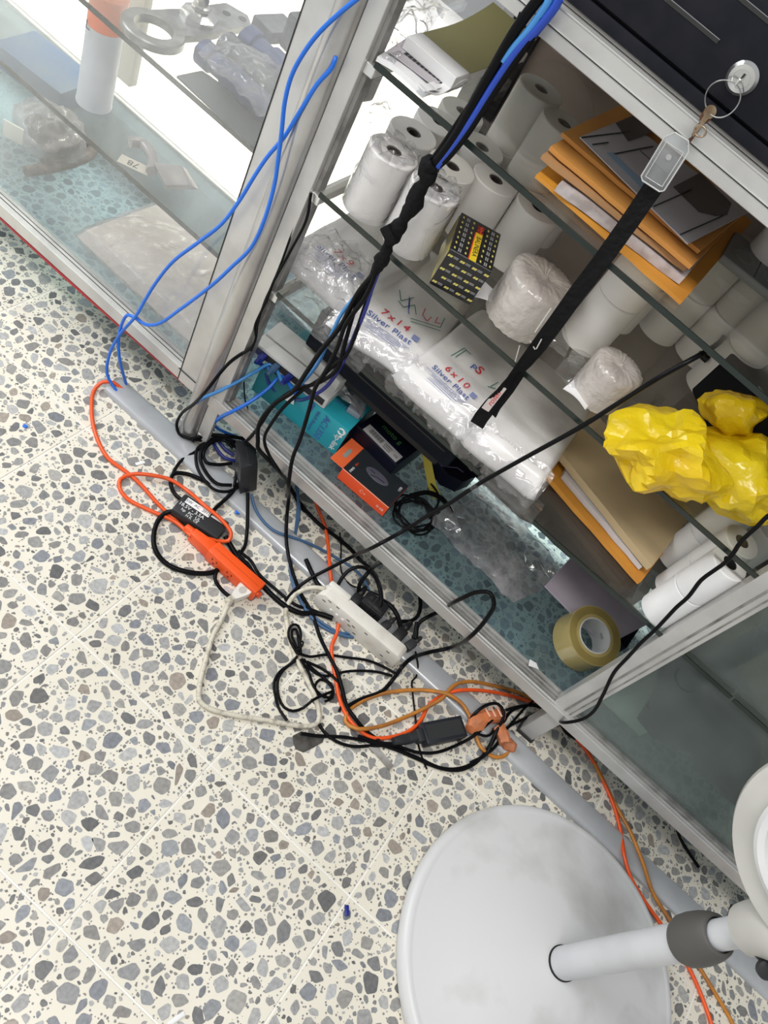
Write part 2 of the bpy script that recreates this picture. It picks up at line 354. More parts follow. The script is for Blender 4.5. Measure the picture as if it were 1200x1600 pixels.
def try_chip(r):
    x = rng.uniform(X0+.02, X1-.02); y = rng.uniform(Y0+.02, Y1-.02)
    if not inview(x, y): return
    if x > .45 and y < .88 and (x-.626)**2+(y-.634)**2 < .2**2: return
    n = rng.integers(5, 8); el = rng.uniform(.55, .98); th = rng.uniform(0, PI)
    a = np.sort((np.arange(n)+rng.uniform(-.42, .42, n))*2*PI/n); rr = r*rng.uniform(.82, 1.18, n)
    px = rr*np.cos(a); py = rr*np.sin(a)*el; c, s = math.cos(th), math.sin(th)
    vx, vy = x+c*px-s*py, y+s*px+c*py
    gap = .0009 if r > .004 else .0005
    i0 = int((vx.min()-X0-gap)/RES); i1 = int((vx.max()-X0+gap)/RES)+2; j0 = int((vy.min()-Y0-gap)/RES); j1 = int((vy.max()-Y0+gap)/RES)+2
    if i0 < 0 or j0 < 0 or i1 >= W_ or j1 >= H_: return
    sub = occ[j0:j1, i0:i1]
    if sub[(j1-j0)//2, (i1-i0)//2]: return
    XX = gx[i0:i1][None, :]; YY = gy[j0:j1][:, None]; ins = np.ones(sub.shape, bool)
    for k in range(n):
        ax, ay = vx[k], vy[k]; bx, by = vx[(k+1) % n], vy[(k+1) % n]
        ex, ey = bx-ax, by-ay; l = math.hypot(ex, ey)
        ins &= (ex*(YY-ay)-ey*(XX-ax)) > -gap*l
    if (sub & ins).any(): return
    occ[j0:j1, i0:i1] |= ins; chips.append((x, y, r, vx, vy))
for r, tries in ((.0155, 800), (.0130, 5000), (.0112, 11000), (.0095, 14000), (.0080, 13000), (.0062, 12000), (.0046, 13000), (.0034, 14000), (.0024, 17000), (.0016, 17000)):
    for _ in range(tries): try_chip(r*rng.uniform(.9, 1.12))
TONES = [(.36, .352, .338), (.42, .417, .408), (.30, .295, .285), (.22, .22, .22), (.26, .248, .235), (.47, .472, .472), (.34, .35, .362), (.24, .25, .272), (.39, .375, .35), (.16, .16, .16), (.50, .50, .49), (.35, .345, .34), (.30, .312, .335), (.33, .318, .298), (.30, .30, .30), (.40, .395, .385), (.36, .31, .265), (.20, .195, .19), (.275, .27, .262), (.45, .445, .435)]
def chip_mesh(me_name, items, off=(0, 0)):
    vs, fs, cols = [], [], []
    for x, y, r, vx, vy in items:
        c = TONES[rng.integers(len(TONES))]; k = rng.uniform(.76, 1.02)
        if r < .004: k *= .85
        # rounded outline: cut every corner
        n = len(vx); ox, oy = [], []
        for q in range(n):
            for t in (.15, .85):
                ox.append(vx[q]*(1-t)+vx[(q+1) % n]*t); oy.append(vy[q]*(1-t)+vy[(q+1) % n]*t)
        b0 = len(vs); m_ = len(ox)
        vs += [(a-off[0], b-off[1], .00025) for a, b in zip(ox, oy)]+[(a-off[0], b-off[1], -.003) for a, b in zip(ox, oy)]
        fs.append(list(range(b0, b0+m_))); cols += [(*[q*k for q in c], 1)]*m_
        if r > .0045:
            for q in range(m_):
                z = (q+1) % m_; fs.append([b0+m_+q, b0+m_+z, b0+z, b0+q]); cols += [(*[q2*k for q2 in c], 1)]*4
    me = bpy.data.meshes.new(me_name); me.from_pydata(vs, [], fs); me.materials.append(CHIPM)
    at = me.color_attributes.new('tone', 'FLOAT_COLOR', 'CORNER'); at.data.foreach_set('color', np.array(cols, np.float32).ravel()); return me
def shown(c):
    d = Vector((c[0], c[1], 0))-CAM; z = d.dot(CF)
    if not inview(c[0], c[1], -5) or c[1] > .93 or ((c[0]-.626)**2+(c[1]-.634)**2 < .30**2) or (.865 < c[1] < .93): return 0
    return c[2]/z
chips.sort(key=shown, reverse=True)
for c in chips[:300]:
    o = bpy.data.objects.new('stone_chip', chip_mesh('stone_chip', [c], (c[0], c[1]))); COL.objects.link(o); o.parent = floor; o.location = (c[0], c[1], 0)
o = bpy.data.objects.new('terrazzo_chips', chip_mesh('terrazzo_chips', chips[300:])); COL.objects.link(o); o.parent = floor; o['kind'] = 'stuff'

# ------------------------------------------------------------------ the showcase
FY = 0.929; BY = 1.385; ZA = fy(406, 240, .957).z; LB = fy(346, 402, .957).z; S1, S2, S3, S0 = 0.826, 0.631, 0.438, 0.155       # front, back, shelf tops, bottom-glass top
case = thing('display_case', 'long aluminium and glass display case seen from its open side', 'display case', (0, FY, 0))
def cpart(name, m, x0, y0, z0, x1, y1, z1, bev=.001, parent=case):
    bm = B(); dy = FY if parent is case else 0
    box(bm, x0, y0-dy, z0, x1, y1-dy, z1, bev, seg=1); return finish(bm, name, m, parent)
rail = cpart('bottom_rail', ALU, -1.6, FY-.002, .118, 1.3, FY+.030, .1465)
bm = B()
for y0, y1, z in ((.005, .0065, .1485), (.0125, .0135, .1485), (.0205, .0215, .150), (.029, .0305, .1545)): box(bm, -.50, y0, .146, 1.3, y1, z)
finish(bm, 'track_ridge', ALUL, rail)
bm = B()
for y0, y1 in ((.0070, .012), (.0140, .0200), (.0222, .0285)): box(bm, -.50, y0, .1462, 1.3, y1, .1472)
finish(bm, 'track_groove', ALUD, rail)
bm = B(); box(bm, -1.6, .010, .1462, -.55, .0115, .1470); box(bm, -1.6, .0185, .1462, -.55, .0195, .1472); finish(bm, 'seam_line', GROOVE, rail)
bm = B(); sweep(bm, [Vector((x, .004, .1105+.0025*math.sin(x*9))) for x in np.linspace(-1.6, -.53, 24)], .0035, 6); finish(bm, 'red_edging', mat('red_rubber', (.42, .01, .015), .5), rail)
# left corner post: flat face, rounded tube, second flat strip
post = cpart('corner_post', ALU, -.548, FY-.004, 0.118, -.508, FY+.03, 1.0)
bm = B(); lathe(bm, [(.0195, 0), (.0195, 1.0)], 28, T((-.492, .004, 0))); finish(bm, 'rounded_tube', TUBEA, post, 60)
bm = B(); box(bm, -.472, .000, .0, -.447, .010, 1.0, .0008, seg=1); finish(bm, 'flat_strip', ALU, post)
bm = B(); box(bm, -.449, .010, .15, -.441, .030, 1.0, .0006, seg=1); finish(bm, 'inner_channel', ALUD, post)
bm = B(); box(bm, -.5485, -.0046, .118, -.5465, -.0035, 1.0); box(bm, -.552, -.006, .1462, -.508, -.0035, .1468); finish(bm, 'black_seal', GROOVE, post)
bm = B(); lathe(bm, [(.0205, 0), (.0205, .012)], 28, T((-.492, .004, 0))); finish(bm, 'foot_cap', GROOVE, post, 60)
for x in (.375, .90):
    lg = cpart('leg', ALU, x, FY+.012, .006, x+.032, FY+.044, .118)
    bm = B(); box(bm, x-.003, .009, 0, x+.035, .047, .008, .001, seg=1); finish(bm, 'leg_foot', GROOVE, lg)
for x in (-.46, .40): cpart('rear_leg', ALU, x, BY-.04, 0, x+.03, BY-.01, .12)
cpart('rear_rail', ALU, -1.6, BY-.01, .118, 1.3, BY+.02, .16)
cpart('unseen_light_block', ALUD, -1.6, BY+.0, 0, -.50, BY+.006, .118)  # added unseen behind the left bay, keeps street light off the floor beneath
bp_ = cpart('bottom_pane', GLASSB, -1.6, FY+.031, .147, 1.3, BY-.012, S0-.001)
for x in np.arange(-.02, 1.2, .4): pass
def shelf(x0, x1, z, y0=FY+.006):
    s = cpart('glass_shelf', GLASS, x0, y0+.0021, z-.006, x1, BY-.012, z, 0)
    bm = B(); box(bm, x0, y0-FY, z-.0075, x1, y0-FY+.0022, z+.0003); finish(bm, 'polished_edge', EDGE, s, smooth=False)
    return s
for z in (S1, S2, S3): shelf(-.436, .50, z-.0008); shelf(.505, 1.3, z-.0008)
for z in (.828, ZA, LB): shelf(-1.6, -.553, z-.0008, .957)
for z in (S1, S2, S3):
    bm = B(); box(bm, -.447, .006, z-.022, -.432, BY-FY-.03, z-.0075, .0008, seg=1); finish(bm, 'shelf_bracket', ALUL, case)
# divider glass between the left bay and the middle bay
cpart('divider_pane', GLASSBK, -.4475, FY+.04, .16, -.4445, BY-.02, .98, 0)
# top rail and counter
tr = cpart('top_rail', ALU, -.55, FY-.010, .969, 1.3, FY+.03, 1.004)
bm = B(); box(bm, -.55, -.0108, .9835, 1.3, -.0098, .9848); finish(bm, 'rail_groove', GROOVE, tr)
bm = B(); box(bm, -.55, -.0109, .9848, 1.3, -.0098, .9858); box(bm, -.55, -.0112, 1.003, 1.3, -.009, 1.0045); finish(bm, 'rail_ridge', ALUL, tr)
cpart('counter_top', COUNT, -.55, FY+.0, 1.005, 1.3, BY+.02, 1.0095)
cpart('left_top_pane', GLASSBK, -1.6, FY, .995, -.55, BY, 1.0, 0)
# back: glass behind the left bay, frame post, board behind the rest
cpart('rear_pane', GLASSBK, -1.6, BY-.002, .16, -.46, BY+.002, .98, 0)
cpart('rear_post', ALUL, -.475, BY-.012, .16, -.452, BY+.012, .99)
cpart('rear_post', BLKM, -.452, BY-.012, .16, -.40, BY+.012, .99)
cpart('back_board', WALLP, -.40, BY-.004, .16, 1.3, BY+.004, .99)
# sliding doors
dl = cpart('sliding_door', GLASSF, -1.6, FY+.020, .150, -.549, FY+.024, .985, 0)
dr = bpy.data.objects.new('sliding_door', None); COL.objects.link(dr); dr.parent = case
bm = B(); box(bm, .362, .004, .149, .404, .026, .97, .001, seg=1); st = finish(bm, 'door_stile', ALU, dr)
bm = B(); box(bm, .383, .0032, .15, .387, .0045, .97); box(bm, .395, .0032, .15, .3975, .0045, .97); finish(bm, 'stile_groove', ALUD, dr)
bm = B(); box(bm, .404, .004, .149, 1.3, .026, .158, .001, seg=1); finish(bm, 'door_bottom_rail', ALUD, dr)
bm = B(); box(bm, .404, .013, .158, 1.3, .017, .97); finish(bm, 'door_pane', GLASSD, dr, smooth=False)

# ------------------------------------------------------------------ cash drawer over the rail, its lock, keys and lanyard
drawer = thing('cash_drawer', 'black steel cash drawer with a round chrome lock above the white rail', 'cash drawer', (-.29, FY, 1.0098))
bm = B(); box(bm, 0, .004, 0, .62, .44, .118, .003); finish(bm, 'drawer_body', BLKM, drawer)
bm = B(); box(bm, .004, -.006, .017, .616, .006, .114, .004); fp = finish(bm, 'drawer_front', BLKM, drawer)
bm = B(); box(bm, 0, -.003, 0, .62, .004, .0135, .0015); finish(bm, 'lower_lip', BLKM, drawer)
for a, b in (((1030, -6), (1122, 66)), ((1143, -8), (1215, 45))):
    A = fy(*a, FY-.006)-Vector((-.29, FY, 1.0098)); Z = fy(*b, FY-.006)-Vector((-.29, FY, 1.0098)); zc = (A.z+Z.z)/2
    bm = B(); box(bm, A.x-.03, -.0068, zc-.0012, Z.x, -.0058, zc+.0030, .0004, seg=1); finish(bm, 'front_slot', GROOVE, fp)
    bm = B(); box(bm, A.x-.03, -.0070, zc+.0030, Z.x, -.0058, zc+.0036); finish(bm, 'slot_edge', mat('slot_edge_grey', (.22, .22, .23), .4), fp)
LK = fy(1160, 122, FY-.008)
Ml = T(LK-Vector((-.29, FY, 1.0098))) @ RX(90)
bm = B(); lathe(bm, [(.0155, -.004), (.0155, .001), (.0125, .0045), (.0085, .0052), (.0082, .0044), (.0, .0044)], 36, Ml); lk = finish(bm, 'lock', SILV, drawer, 30)
bm = B(); box(bm, -.0011, -.005, .004, .0011, .005, .0053, M=Ml); finish(bm, 'keyhole', GROOVE, lk)
KY = FY-.022
keys = thing('key_ring', 'thin wire key ring with tarnished keys and a clear plastic tag under the lock', 'keys', LK+Vector((0, -.012, -.01)))
ko = LK+Vector((0, -.012, -.01))
c0 = fy(1128, 154, KY)
bm = B(); sweep(bm, [c0+Vector((.0165*math.cos(t), .003*math.sin(2*t), .0165*math.sin(t)))-ko for t in np.linspace(0, 2*PI, 40)], .00075, 6, cap=False); finish(bm, 'split_ring', STEEL, keys, 80)
bm = B(); box(bm, -.0012, -.010, -.004, .0012, .006, .004, .0004, M=T((0, .004, .008))); finish(bm, 'key_in_lock', SILV, keys)
def key_at(px, px2, wd, m, nm, dy=0):
    A = fy(*px, KY+dy)-ko; Z = fy(*px2, KY+dy)-ko; M = frame(A, Z-A, Vector((0, -1, 0))); l = (Z-A).length
    bm = B()
    bow = [(l*.18+l*.20*math.cos(t), wd*math.sin(t)) for t in np.linspace(.5, 2*PI-.5, 18)]
    blade = [(l*.40, -wd*.42), (l*.55, -wd*.42), (l*.60, -wd*.2), (l*.7, -wd*.42), (l*.78, -wd*.15), (l*.86, -wd*.4), (l, -wd*.1), (l, wd*.25), (l*.40, wd*.42)]
    poly(bm, bow+blade, -.0009, .0009, M); return finish(bm, nm, m, keys)
key_at((1116, 166), (1082, 212), .006, BRASS, 'key'); key_at((1110, 172), (1074, 226), .0055, mat('rust_brown_metal', (.20, .10, .06), .4, .9), 'key', .004)
bm = B(); q = fy(1094, 205, KY)-ko; sweep(bm, [q+Vector((.006*math.cos(t), 0, .005*math.sin(t))) for t in np.linspace(0, 2*PI, 20)], .0011, 6, cap=False); finish(bm, 'small_ring', BRASS, keys, 80)
# tag: rounded clear frame with a hollow window
tg = [fy(x, y, KY-.004)-ko for x, y in ((1050, 214), (1075, 221), (1083, 240), (1031, 300), (1006, 276), (1045, 216))]
top = (tg[0]+tg[1])/2; A = fy(1064, 216, KY-.004)-ko; Z = fy(1018, 290, KY-.004)-ko; Mt = frame(A, Z-A, Vector((0, -1, 0))); l = (Z-A).length; wv = .0145
out = [(-.002, -wv*.55), (l*.12, -wv), (l*.94, -wv), (l, -wv*.75), (l, wv*.75), (l*.94, wv), (l*.12, wv), (-.002, wv*.55)]
bm = B(); poly(bm, out, -.0018, .0018, Mt); tgo = finish(bm, 'key_tag', TAG, keys)
bm = B()
loop = [Mt @ Vector((x, y, .0018)) for x, y in out]; sweep(bm, loop+[loop[0]], .0009, 6, cap=False)
loop = [Mt @ Vector((l*.18+(x-l*.5)*.0+xx, yy, .0018)) for xx, yy, x in ((0, -wv*.72, 0), (l*.72, -wv*.72, 0), (l*.72, wv*.72, 0), (0, wv*.72, 0))]
sweep(bm, loop+[loop[0]], .0006, 6, cap=False); finish(bm, 'tag_rim', mat('clear_rim', (.50, .50, .49), .2, spec=.8), tgo)
bm = B(); lathe(bm, [(.003, 0), (.003, .0008)], 16, Mt @ T((l*.38, 0, .0019))); finish(bm, 'tag_stud', SILV, tgo)
def strap(bm, cl, wds, nrm, th=.0012):
    rows = []
    for i, p in enumerate(cl):
        d = (cl[min(i+1, len(cl)-1)]-cl[max(i-1, 0)]).normalized(); n = nrm[i]; s = d.cross(n).normalized()*(wds[i]/2); n = s.cross(d).normalized()*th/2
        rows.append([bm.verts.new(p+s+n), bm.verts.new(p-s+n), bm.verts.new(p-s-n), bm.verts.new(p+s-n)])
    for a, b in zip(rows, rows[1:]):
        for k in range(4): bm.faces.new((a[k], a[(k+1) % 4], b[(k+1) % 4], b[k]))
    bm.faces.new(rows[0]); bm.faces.new(rows[-1][::-1])
LY = FY-.018
cl = [fy(x, y, LY) for x, y in ((1026, 285), (985, 345), (940, 408), (900, 460), (868, 505), (842, 540), (820, 568), (801, 590), (786, 612), (768, 632), (752, 652), (745, 664))]
cl2 = []; nr = []
yaw = [0, 0, 0, 4, 10, 22, 40, 62, 40, 18, 8, 5]
for i in range(len(cl)-1):
    for k in range(5):
        t = k/5; cl2.append(cl[i].lerp(cl[i+1], t)); a = math.radians(yaw[i]*(1-t)+yaw[i+1]*t); nr.append(Vector((math.sin(a), -math.cos(a), 0)))
cl2.append(cl[-1]); nr.append(nr[-1])
bm = B(); strap(bm, cl2, [.021]*len(cl2), nr)
lan = finish(bm, 'lanyard', TAPEB, loc=cl[0], ang=60); tag(lan, 'black woven lanyard hanging straight down from the clear key tag', 'lanyard')
A = fy(758, 640, LY-.0018)-cl[0]; Z = fy(786, 604, LY-.003)-cl[0]
Mx = frame((A+Z)/2, Z-A, Vector((.25, -1, 0))); bm = B(); box(bm, -(Z-A).length*.5, -.0058, 0, (Z-A).length*.5, .0058, .0006, M=Mx); wl = finish(bm, 'woven_label', mat('pale_weave', (.62, .55, .52), .8), lan)
text(lan, 'rosen', REDP, .0125, Mx @ T((0, -.0004, .0008)), 'label_lettering', .3, sp=1.0)
bm = B()
for a, b, r in (((861, 482), (836, 519), .0011), ((846, 530), (838, 545), .0009), ((805, 565), (812, 540), .0008), ((801, 577), (795, 590), .0009), ((828, 532), (836, 546), .0008)):
    A = fy(*a, LY-.0022)-cl[0]; Z = fy(*b, LY-.0022)-cl[0]; sweep(bm, [A, (A+Z)/2, Z], r, 5)
finish(bm, 'strap_print', mat('faded_print', (.55, .53, .5), .8), lan)
bm = B(); c2 = [fy(x, y, LY+.006) for x, y in ((812, 580), (795, 606), (775, 632), (768, 646))]; c3 = [p-cl[0] for p in c2]
strap(bm, c3, [.019]*4, [Vector((-.4, -1, 0)).normalized()]*4); finish(bm, 'strap_tail', TAPEB, lan)

# ------------------------------------------------------------------ things on the top shelf
nb = thing('notepad', 'khaki covered receipt pad with a white spine on the top shelf', 'notepad', frame(fz(637, 57, S1+.028), fz(708, 118, S1+.028)-fz(637, 57, S1+.028)))
wN = .080; dN = .21
bm = B(); box(bm, 0, .004, -.014, wN, dN, -.0015, .0006, seg=1); finish(bm, 'page_block', PAPERW, nb)
bm = B()
t = bmesh.new(); bmesh.ops.create_grid(t, x_segments=6, y_segments=20, size=.5); bmesh.ops.scale(t, vec=(wN, dN, 1), verts=t.verts); bmesh.ops.translate(t, vec=(wN/2, dN/2, 0), verts=t.verts)
for v in t.verts: v.co.z = .0002+.020*max(0, (v.co.y-.09)/.12)**2
e = bmesh.ops.extrude_face_region(t, geom=t.faces[:]); bmesh.ops.translate(t, vec=(0, 0, -.0012), verts=[x for x in e['geom'] if isinstance(x, bmesh.types.BMVert)])
join(bm, t); finish(bm, 'cover', KHAKI, nb)
bm = B(); box(bm, -.0006, -.001, -.015, wN+.0006, .034, .0009, .0006, seg=1); finish(bm, 'spine_tape', PAPERW, nb)
def sheet(name, label, px, z, m, thick=.002, bend=0.0, group=None, cat='papers'):
    """flat paper whose corners lie at the given pixels on the height z"""
    v = [fz(x, y, z) for x, y in px]; o = v[0]; bm = B(); t = bmesh.new(); N = 10
    for s in (0, 1):
        g = [[t.verts.new((v[0].lerp(v[1], i/N)).lerp(v[3].lerp(v[2], i/N), j/N)-o+Vector((0, 0, (0 if s else -thick)+bend*math.sin(PI*i/N)*(1-j/N)))) for i in range(N+1)] for j in range(N+1)]
        for j in range(N):
            for i in range(N): t.faces.new((g[j][i], g[j][i+1], g[j+1][i+1], g[j+1][i]))
    t.verts.ensure_lookup_table(); n1 = (N+1)**2; ring = [i for i in range(N)]+[N+(N+1)*j for j in range(N)]+[n1-1-i for i in range(N)]+[(N+1)*N-(N+1)*j for j in range(N)]
    for a, b in zip(ring, ring[1:]+ring[:1]): t.faces.new((t.verts[a], t.verts[b], t.verts[b+n1], t.verts[a+n1]))
    join(bm, t); ob = finish(bm, name, m, loc=None); ob.location = o; tag(ob, label, cat, group); return ob
pp = sheet('folded_papers', 'grubby white folded papers under the khaki receipt pad', ((590, 88), (662, 146), (745, 118), (650, 52)), S1+.006, PAPERW, .006, .004)
pr = sheet('printed_invoice', 'printed invoice sheet lying beside the khaki pad spine', ((606, 78), (678, 133), (703, 120), (634, 60)), S1+.0125, PINKY, .0015)
bm = B(); o_ = pr.location
for k in range(9):
    a = fz(628+k*6.3, 84+k*4.9, S1+.013)-o_
    for q in (0, 1): box(bm, .003*q, .004+.016*q, 0, .005+.003*q, .012+.016*q+.004*(k % 3), .0002, M=T(a))
finish(bm, 'print_lines', BLAP, pr)
rl = thing('curled_papers', 'curled white receipts poking out at the shelf edge under the pad', 'papers', fz(690, 130, S1+.010))
for k in range(3):
    bm = B(); A = fz(655, 148-k*2, S1+.006+.004*k)-fz(690, 130, S1+.010); Z = fz(738-k*4, 118+3*k, S1+.008+.004*k)-fz(690, 130, S1+.010)
    strap(bm, [A.lerp(Z, t)+Vector((0, 0, .006*math.sin(t*7+k))) for t in np.linspace(0, 1, 14)], [.012]*14, [Vector((0, -.6, .8))]*14, .001); finish(bm, 'receipt', PAPERW, rl)
# manila envelopes
def envelope(name, label, px, z, h, m, cat='envelope', group=None, bulge=.3):
    v = [fz(x, y, z) for x, y in px]; o = v[0].copy(); o.z = z-h; bm = B()
    t = bmesh.new(); N = 12; gs = []
    for s in (0, 1):
        g = []
        for j in range(N+1):
            row = []
            for i in range(N+1):
                p = (v[0].lerp(v[1], i/N)).lerp(v[3].lerp(v[2], i/N), j/N); e = min(1, 4*min(i, N-i)/N+.25)*min(1, 4*min(j, N-j)/N+.25)
                zz = z-h + (h*(1-bulge+bulge*e) if s else 0) + .0015*noise.noise(p*30)
                row.append(t.verts.new(Vector((p.x, p.y, zz))-o))
            g.append(row)
        gs.append(g)
        for j in range(N):
            for i in range(N): t.faces.new((g[j][i], g[j][i+1], g[j+1][i+1], g[j+1][i]))
    t.verts.index_update(); t.verts.ensure_lookup_table(); n1 = (N+1)**2
    ring = [i for i in range(N)]+[N+(N+1)*j for j in range(N)]+[n1-1-i for i in range(N)]+[(N+1)*N-(N+1)*j for j in range(N)]
    for a, b in zip(ring, ring[1:]+ring[:1]): t.faces.new((t.verts[a], t.verts[b], t.verts[b+n1], t.verts[a+n1]))
    join(bm, t); ob = finish(bm, name, m); ob.location = o; return tag(ob, label, cat, group)
G = 'manila envelopes on the top shelf'
envelope('manila_envelope', 'bright orange envelope at the bottom of the top shelf stack', ((840, 270), (1068, 470), (1176, 345), (975, 165)), S1+.008, .007, MANILA2, group=G)
envelope('crumpled_sheaf', 'crumpled white and grey paper sheaf between the orange envelopes', ((876, 283), (1073, 431), (1150, 340), (980, 180)), S1+.022, .014, mat('crumpled_paper', (.55, .50, .50), .7, 0, (.36, .31, .30), 40), 'papers')
envelope('manila_envelope', 'brown envelope with creased rim, middle of the top shelf stack', ((850, 238), (1076, 416), (1165, 330), (965, 170)), S1+.032, .009, mat('brown_manila', (.44, .235, .10), .7), group=G)
envelope('manila_envelope', 'orange envelope under the printed form on the top shelf stack', ((862, 226), (1084, 413), (1170, 325), (975, 164)), S1+.041, .008, MANILA, group=G)
envelope('manila_envelope', 'topmost orange envelope showing at the back beside the top rail', ((880, 205), (1096, 390), (1180, 318), (985, 155)), S1+.049, .007, MANILA, group=G)
fm = sheet('printed_form', 'grey printed form with dark photographs on the topmost envelope', ((906, 214), (1075, 381), (1172, 330), (975, 186)), S1+.052, PINKY, .0012)
o_ = fm.location; zf = S1+.0524
def onform(px, m, nm):
    v = [fz(x, y, zf)-o_ for x, y in px]; bm = B(); f = [bm.verts.new(p) for p in v]; g = [bm.verts.new(p+Vector((0, 0, .0004))) for p in v]; n = len(v)
    bm.faces.new(g)
    for i in range(n): bm.faces.new((f[i], f[(i+1) % n], g[(i+1) % n], g[i]))
    return finish(bm, nm, m, fm, smooth=False)
DPH = mat('dark_photograph', (.03, .018, .016), .4)
onform(((962, 192), (996, 178), (1022, 205), (982, 221)), DPH, 'photograph'); onform(((1052, 292), (1094, 270), (1143, 318), (1136, 336), (1118, 337), (1092, 331)), DPH, 'photograph')
onform(((948, 239), (958, 238), (1012, 290), (1000, 293)), mat('pale_blue_print', (.28, .38, .52), .6), 'blue_band')
for a, b in (((908, 214), (985, 205)), ((958, 240), (1020, 228)), ((925, 225), (950, 222)), ((1020, 322), (1080, 296)), ((1062, 366), (1130, 336)), ((1000, 235), (1040, 270))): onform((a, b, (b[0]+1, b[1]+1.6), (a[0]+1, a[1]+1.6)), BLAP, 'ruled_line')
# switch strip at the back of the top shelf
sw = thing('switch_box', 'grey panel with three round knobs at the right end of the top shelf', 'switch panel', T((0, 0, -.0122)) @ frame(fz(1130, 397, S1+.0125), fz(1215, 465, S1+.0125)-fz(1130, 397, S1+.0125)) @ Matrix.Scale(.35, 4, (0, 0, 1)))
bm = B(); box(bm, 0, 0, 0, .16, .09, .035, .003); pn = finish(bm, 'panel', mat('dull_grey_plastic', (.22, .225, .225), .5), sw)
for k in range(3):
    bm = B(); lathe(bm, [(.016, .035), (.016, .037), (.013, .038), (.012, .036), (0, .036)], 28, T((.026+.05*k, .036, 0))); kb = finish(bm, 'knob', mat('dull_grey_plastic', (0, 0, 0)), sw)
    if k: bm = B(); box(bm, -.003, -.008, .036, .003, .008, .040, .001, M=T((.026+.05*k, .036, 0)) @ RZ(20)); finish(bm, 'pointer', BLK, kb)
    bm = B(); box(bm, .050*k+.0505, .004, .035, .0525+.05*k, .07, .0356); finish(bm, 'panel_joint', BLK, pn)
bm = B(); lathe(bm, [(.0, 0), (.03, 0), (.03, .05), (.012, .05), (.012, .046), (0, .046)], 28); o = finish(bm, 'paper_roll', ROLLW); o.location = fz(1200, 372, S1+.05)+Vector((.02, .055, -.05)); tag(o, 'short white paper roll behind the grey knob panel', 'paper roll')
dc = thing('dark_plaque', 'dark oval plaque with a gilt frame edge leaning at the back of the top shelf', 'plaque', Vector((-.315, BY-.024, S1)))
bm = B(); lathe(bm, [(0, 0), (.075, 0), (.075, .008), (0, .009)], 40, T((0, .0, .075)) @ RX(78)); finish(bm, 'plaque_body', mat('smoky_panel', (.20, .17, .15), .5), dc)
bm = B(); sweep(bm, [Vector((.078*math.cos(t), -.006-.2*.078*(1+math.sin(t)) + .028, .078+.078*math.sin(t))) for t in np.linspace(.1, 2.6, 24)], .004, 7); finish(bm, 'gilt_edge', mat('gilt', (.55, .36, .08), .4, .3), dc)

# ------------------------------------------------------------------ paper rolls
R_, HR = .036, .098
def roll_mesh(r=R_, h=HR):
    bm = B(); lathe(bm, [(.0115, h-.012), (.0115, h), (r-.0015, h), (r, h-.0015), (r, .0015), (r-.0015, 0), (.0115, 0), (.0115, .004)], 40, cap=False); return bm
def core_mesh(h=HR):
    bm = B(); lathe(bm, [(.0072, h-.03), (.0072, h-.0015), (.0113, h-.0015), (.0113, h-.03)], 24, cap=False); lathe(bm, [(.0072, h-.028), (0, h-.028)], 24, cap=False); return bm
proto = thing('paper_roll', 'x', 'paper roll', None, 'white till rolls standing on the middle shelf')
finish(roll_mesh(), 'paper', ROLLW, proto, 40); finish(core_mesh(), 'core', mat('dark_core', (.055, .045, .04), .6), proto, 40)
used = [False]
def roll(M, label, group='white till rolls standing on the middle shelf'):
    if not used[0]: r = proto; used[0] = True
    else:
        r = proto.copy(); COL.objects.link(r)
        for ch in proto.children: c = ch.copy(); COL.objects.link(c); c.parent = r
    r.matrix_world = M; r['label'] = label; r['group'] = group; return r
ST = [((585, 232), 'shrink-wrapped till roll nearest the left post on the middle shelf'), ((640, 262), 'second shrink-wrapped till roll, right of the one by the left post'),
      ((624, 214), 'till roll with a dark core behind the wrapped pair'), ((660, 197), 'rearmost till roll with a black ribbed core under the top shelf edge'),
      ((757, 277), 'till roll with a clean round core left of the slanting plain roll'), ((722, 298), 'till roll in torn film just behind the black and yellow box'),
      ((672, 243), 'till roll half hidden behind the black cable wrap'), ((706, 244), 'till roll showing right behind the blue hanging cable'), ((700, 205), 'till roll behind the cables under the top shelf edge')]
GR = 'plain white paper rolls stacked at the right of the middle shelf'; RR = 'rear rolls on the middle shelf'; G0 = 'white till rolls standing on the middle shelf'
spots = []                                 # [x, y], height scale, [(label, group) from the bottom up]
for px, lb in ST:
    p = fz(px[0], px[1], S2+HR); spots.append((Vector((p.x, p.y, 0)), 1, [(lb, G0)]))
p = fz(812, 372, S2); spots.append((Vector((p.x, p.y+.03, 0)), 1, [('plain roll right behind the black and yellow box, leaning out of the film', G0)]))
for px, lb in (((806, 152), 'rear roll under the smoky plaque seen through the top shelf'), ((846, 190), 'rear roll left of the envelopes seen through the top shelf')):
    p = fz(px[0], px[1], .81); spots.append((Vector((p.x, p.y, 0)), .945, [('lower '+lb, RR), ('upper '+lb, RR)]))
for px, lb in (((884, 536), 'roll of the tall column nearest the lanyard on the middle shelf'), ((935, 500), 'roll of the column behind the one nearest the lanyard'), ((1005, 520), 'roll of the column in the middle of the white stack under the envelopes'),
      ((1062, 560), 'roll of the column right of the middle of the white stack'), ((1080, 612), 'amber tinged roll of the column next to the yellow bag')):
    p = fz(px[0], px[1], S2); spots.append((Vector((p.x+.014, p.y+.034, 0)), .945, [('lower '+lb, GR), ('upper '+lb, GR)]))
pos = [q[0] for q in spots]; pack_spots = [(fz(852, 436, S2+.075), .052), (fz(970, 573, S2+.060), .038), (Vector((-.222, .985, 0)), .046), (Vector((-.245, 1.028, 0)), .040)]
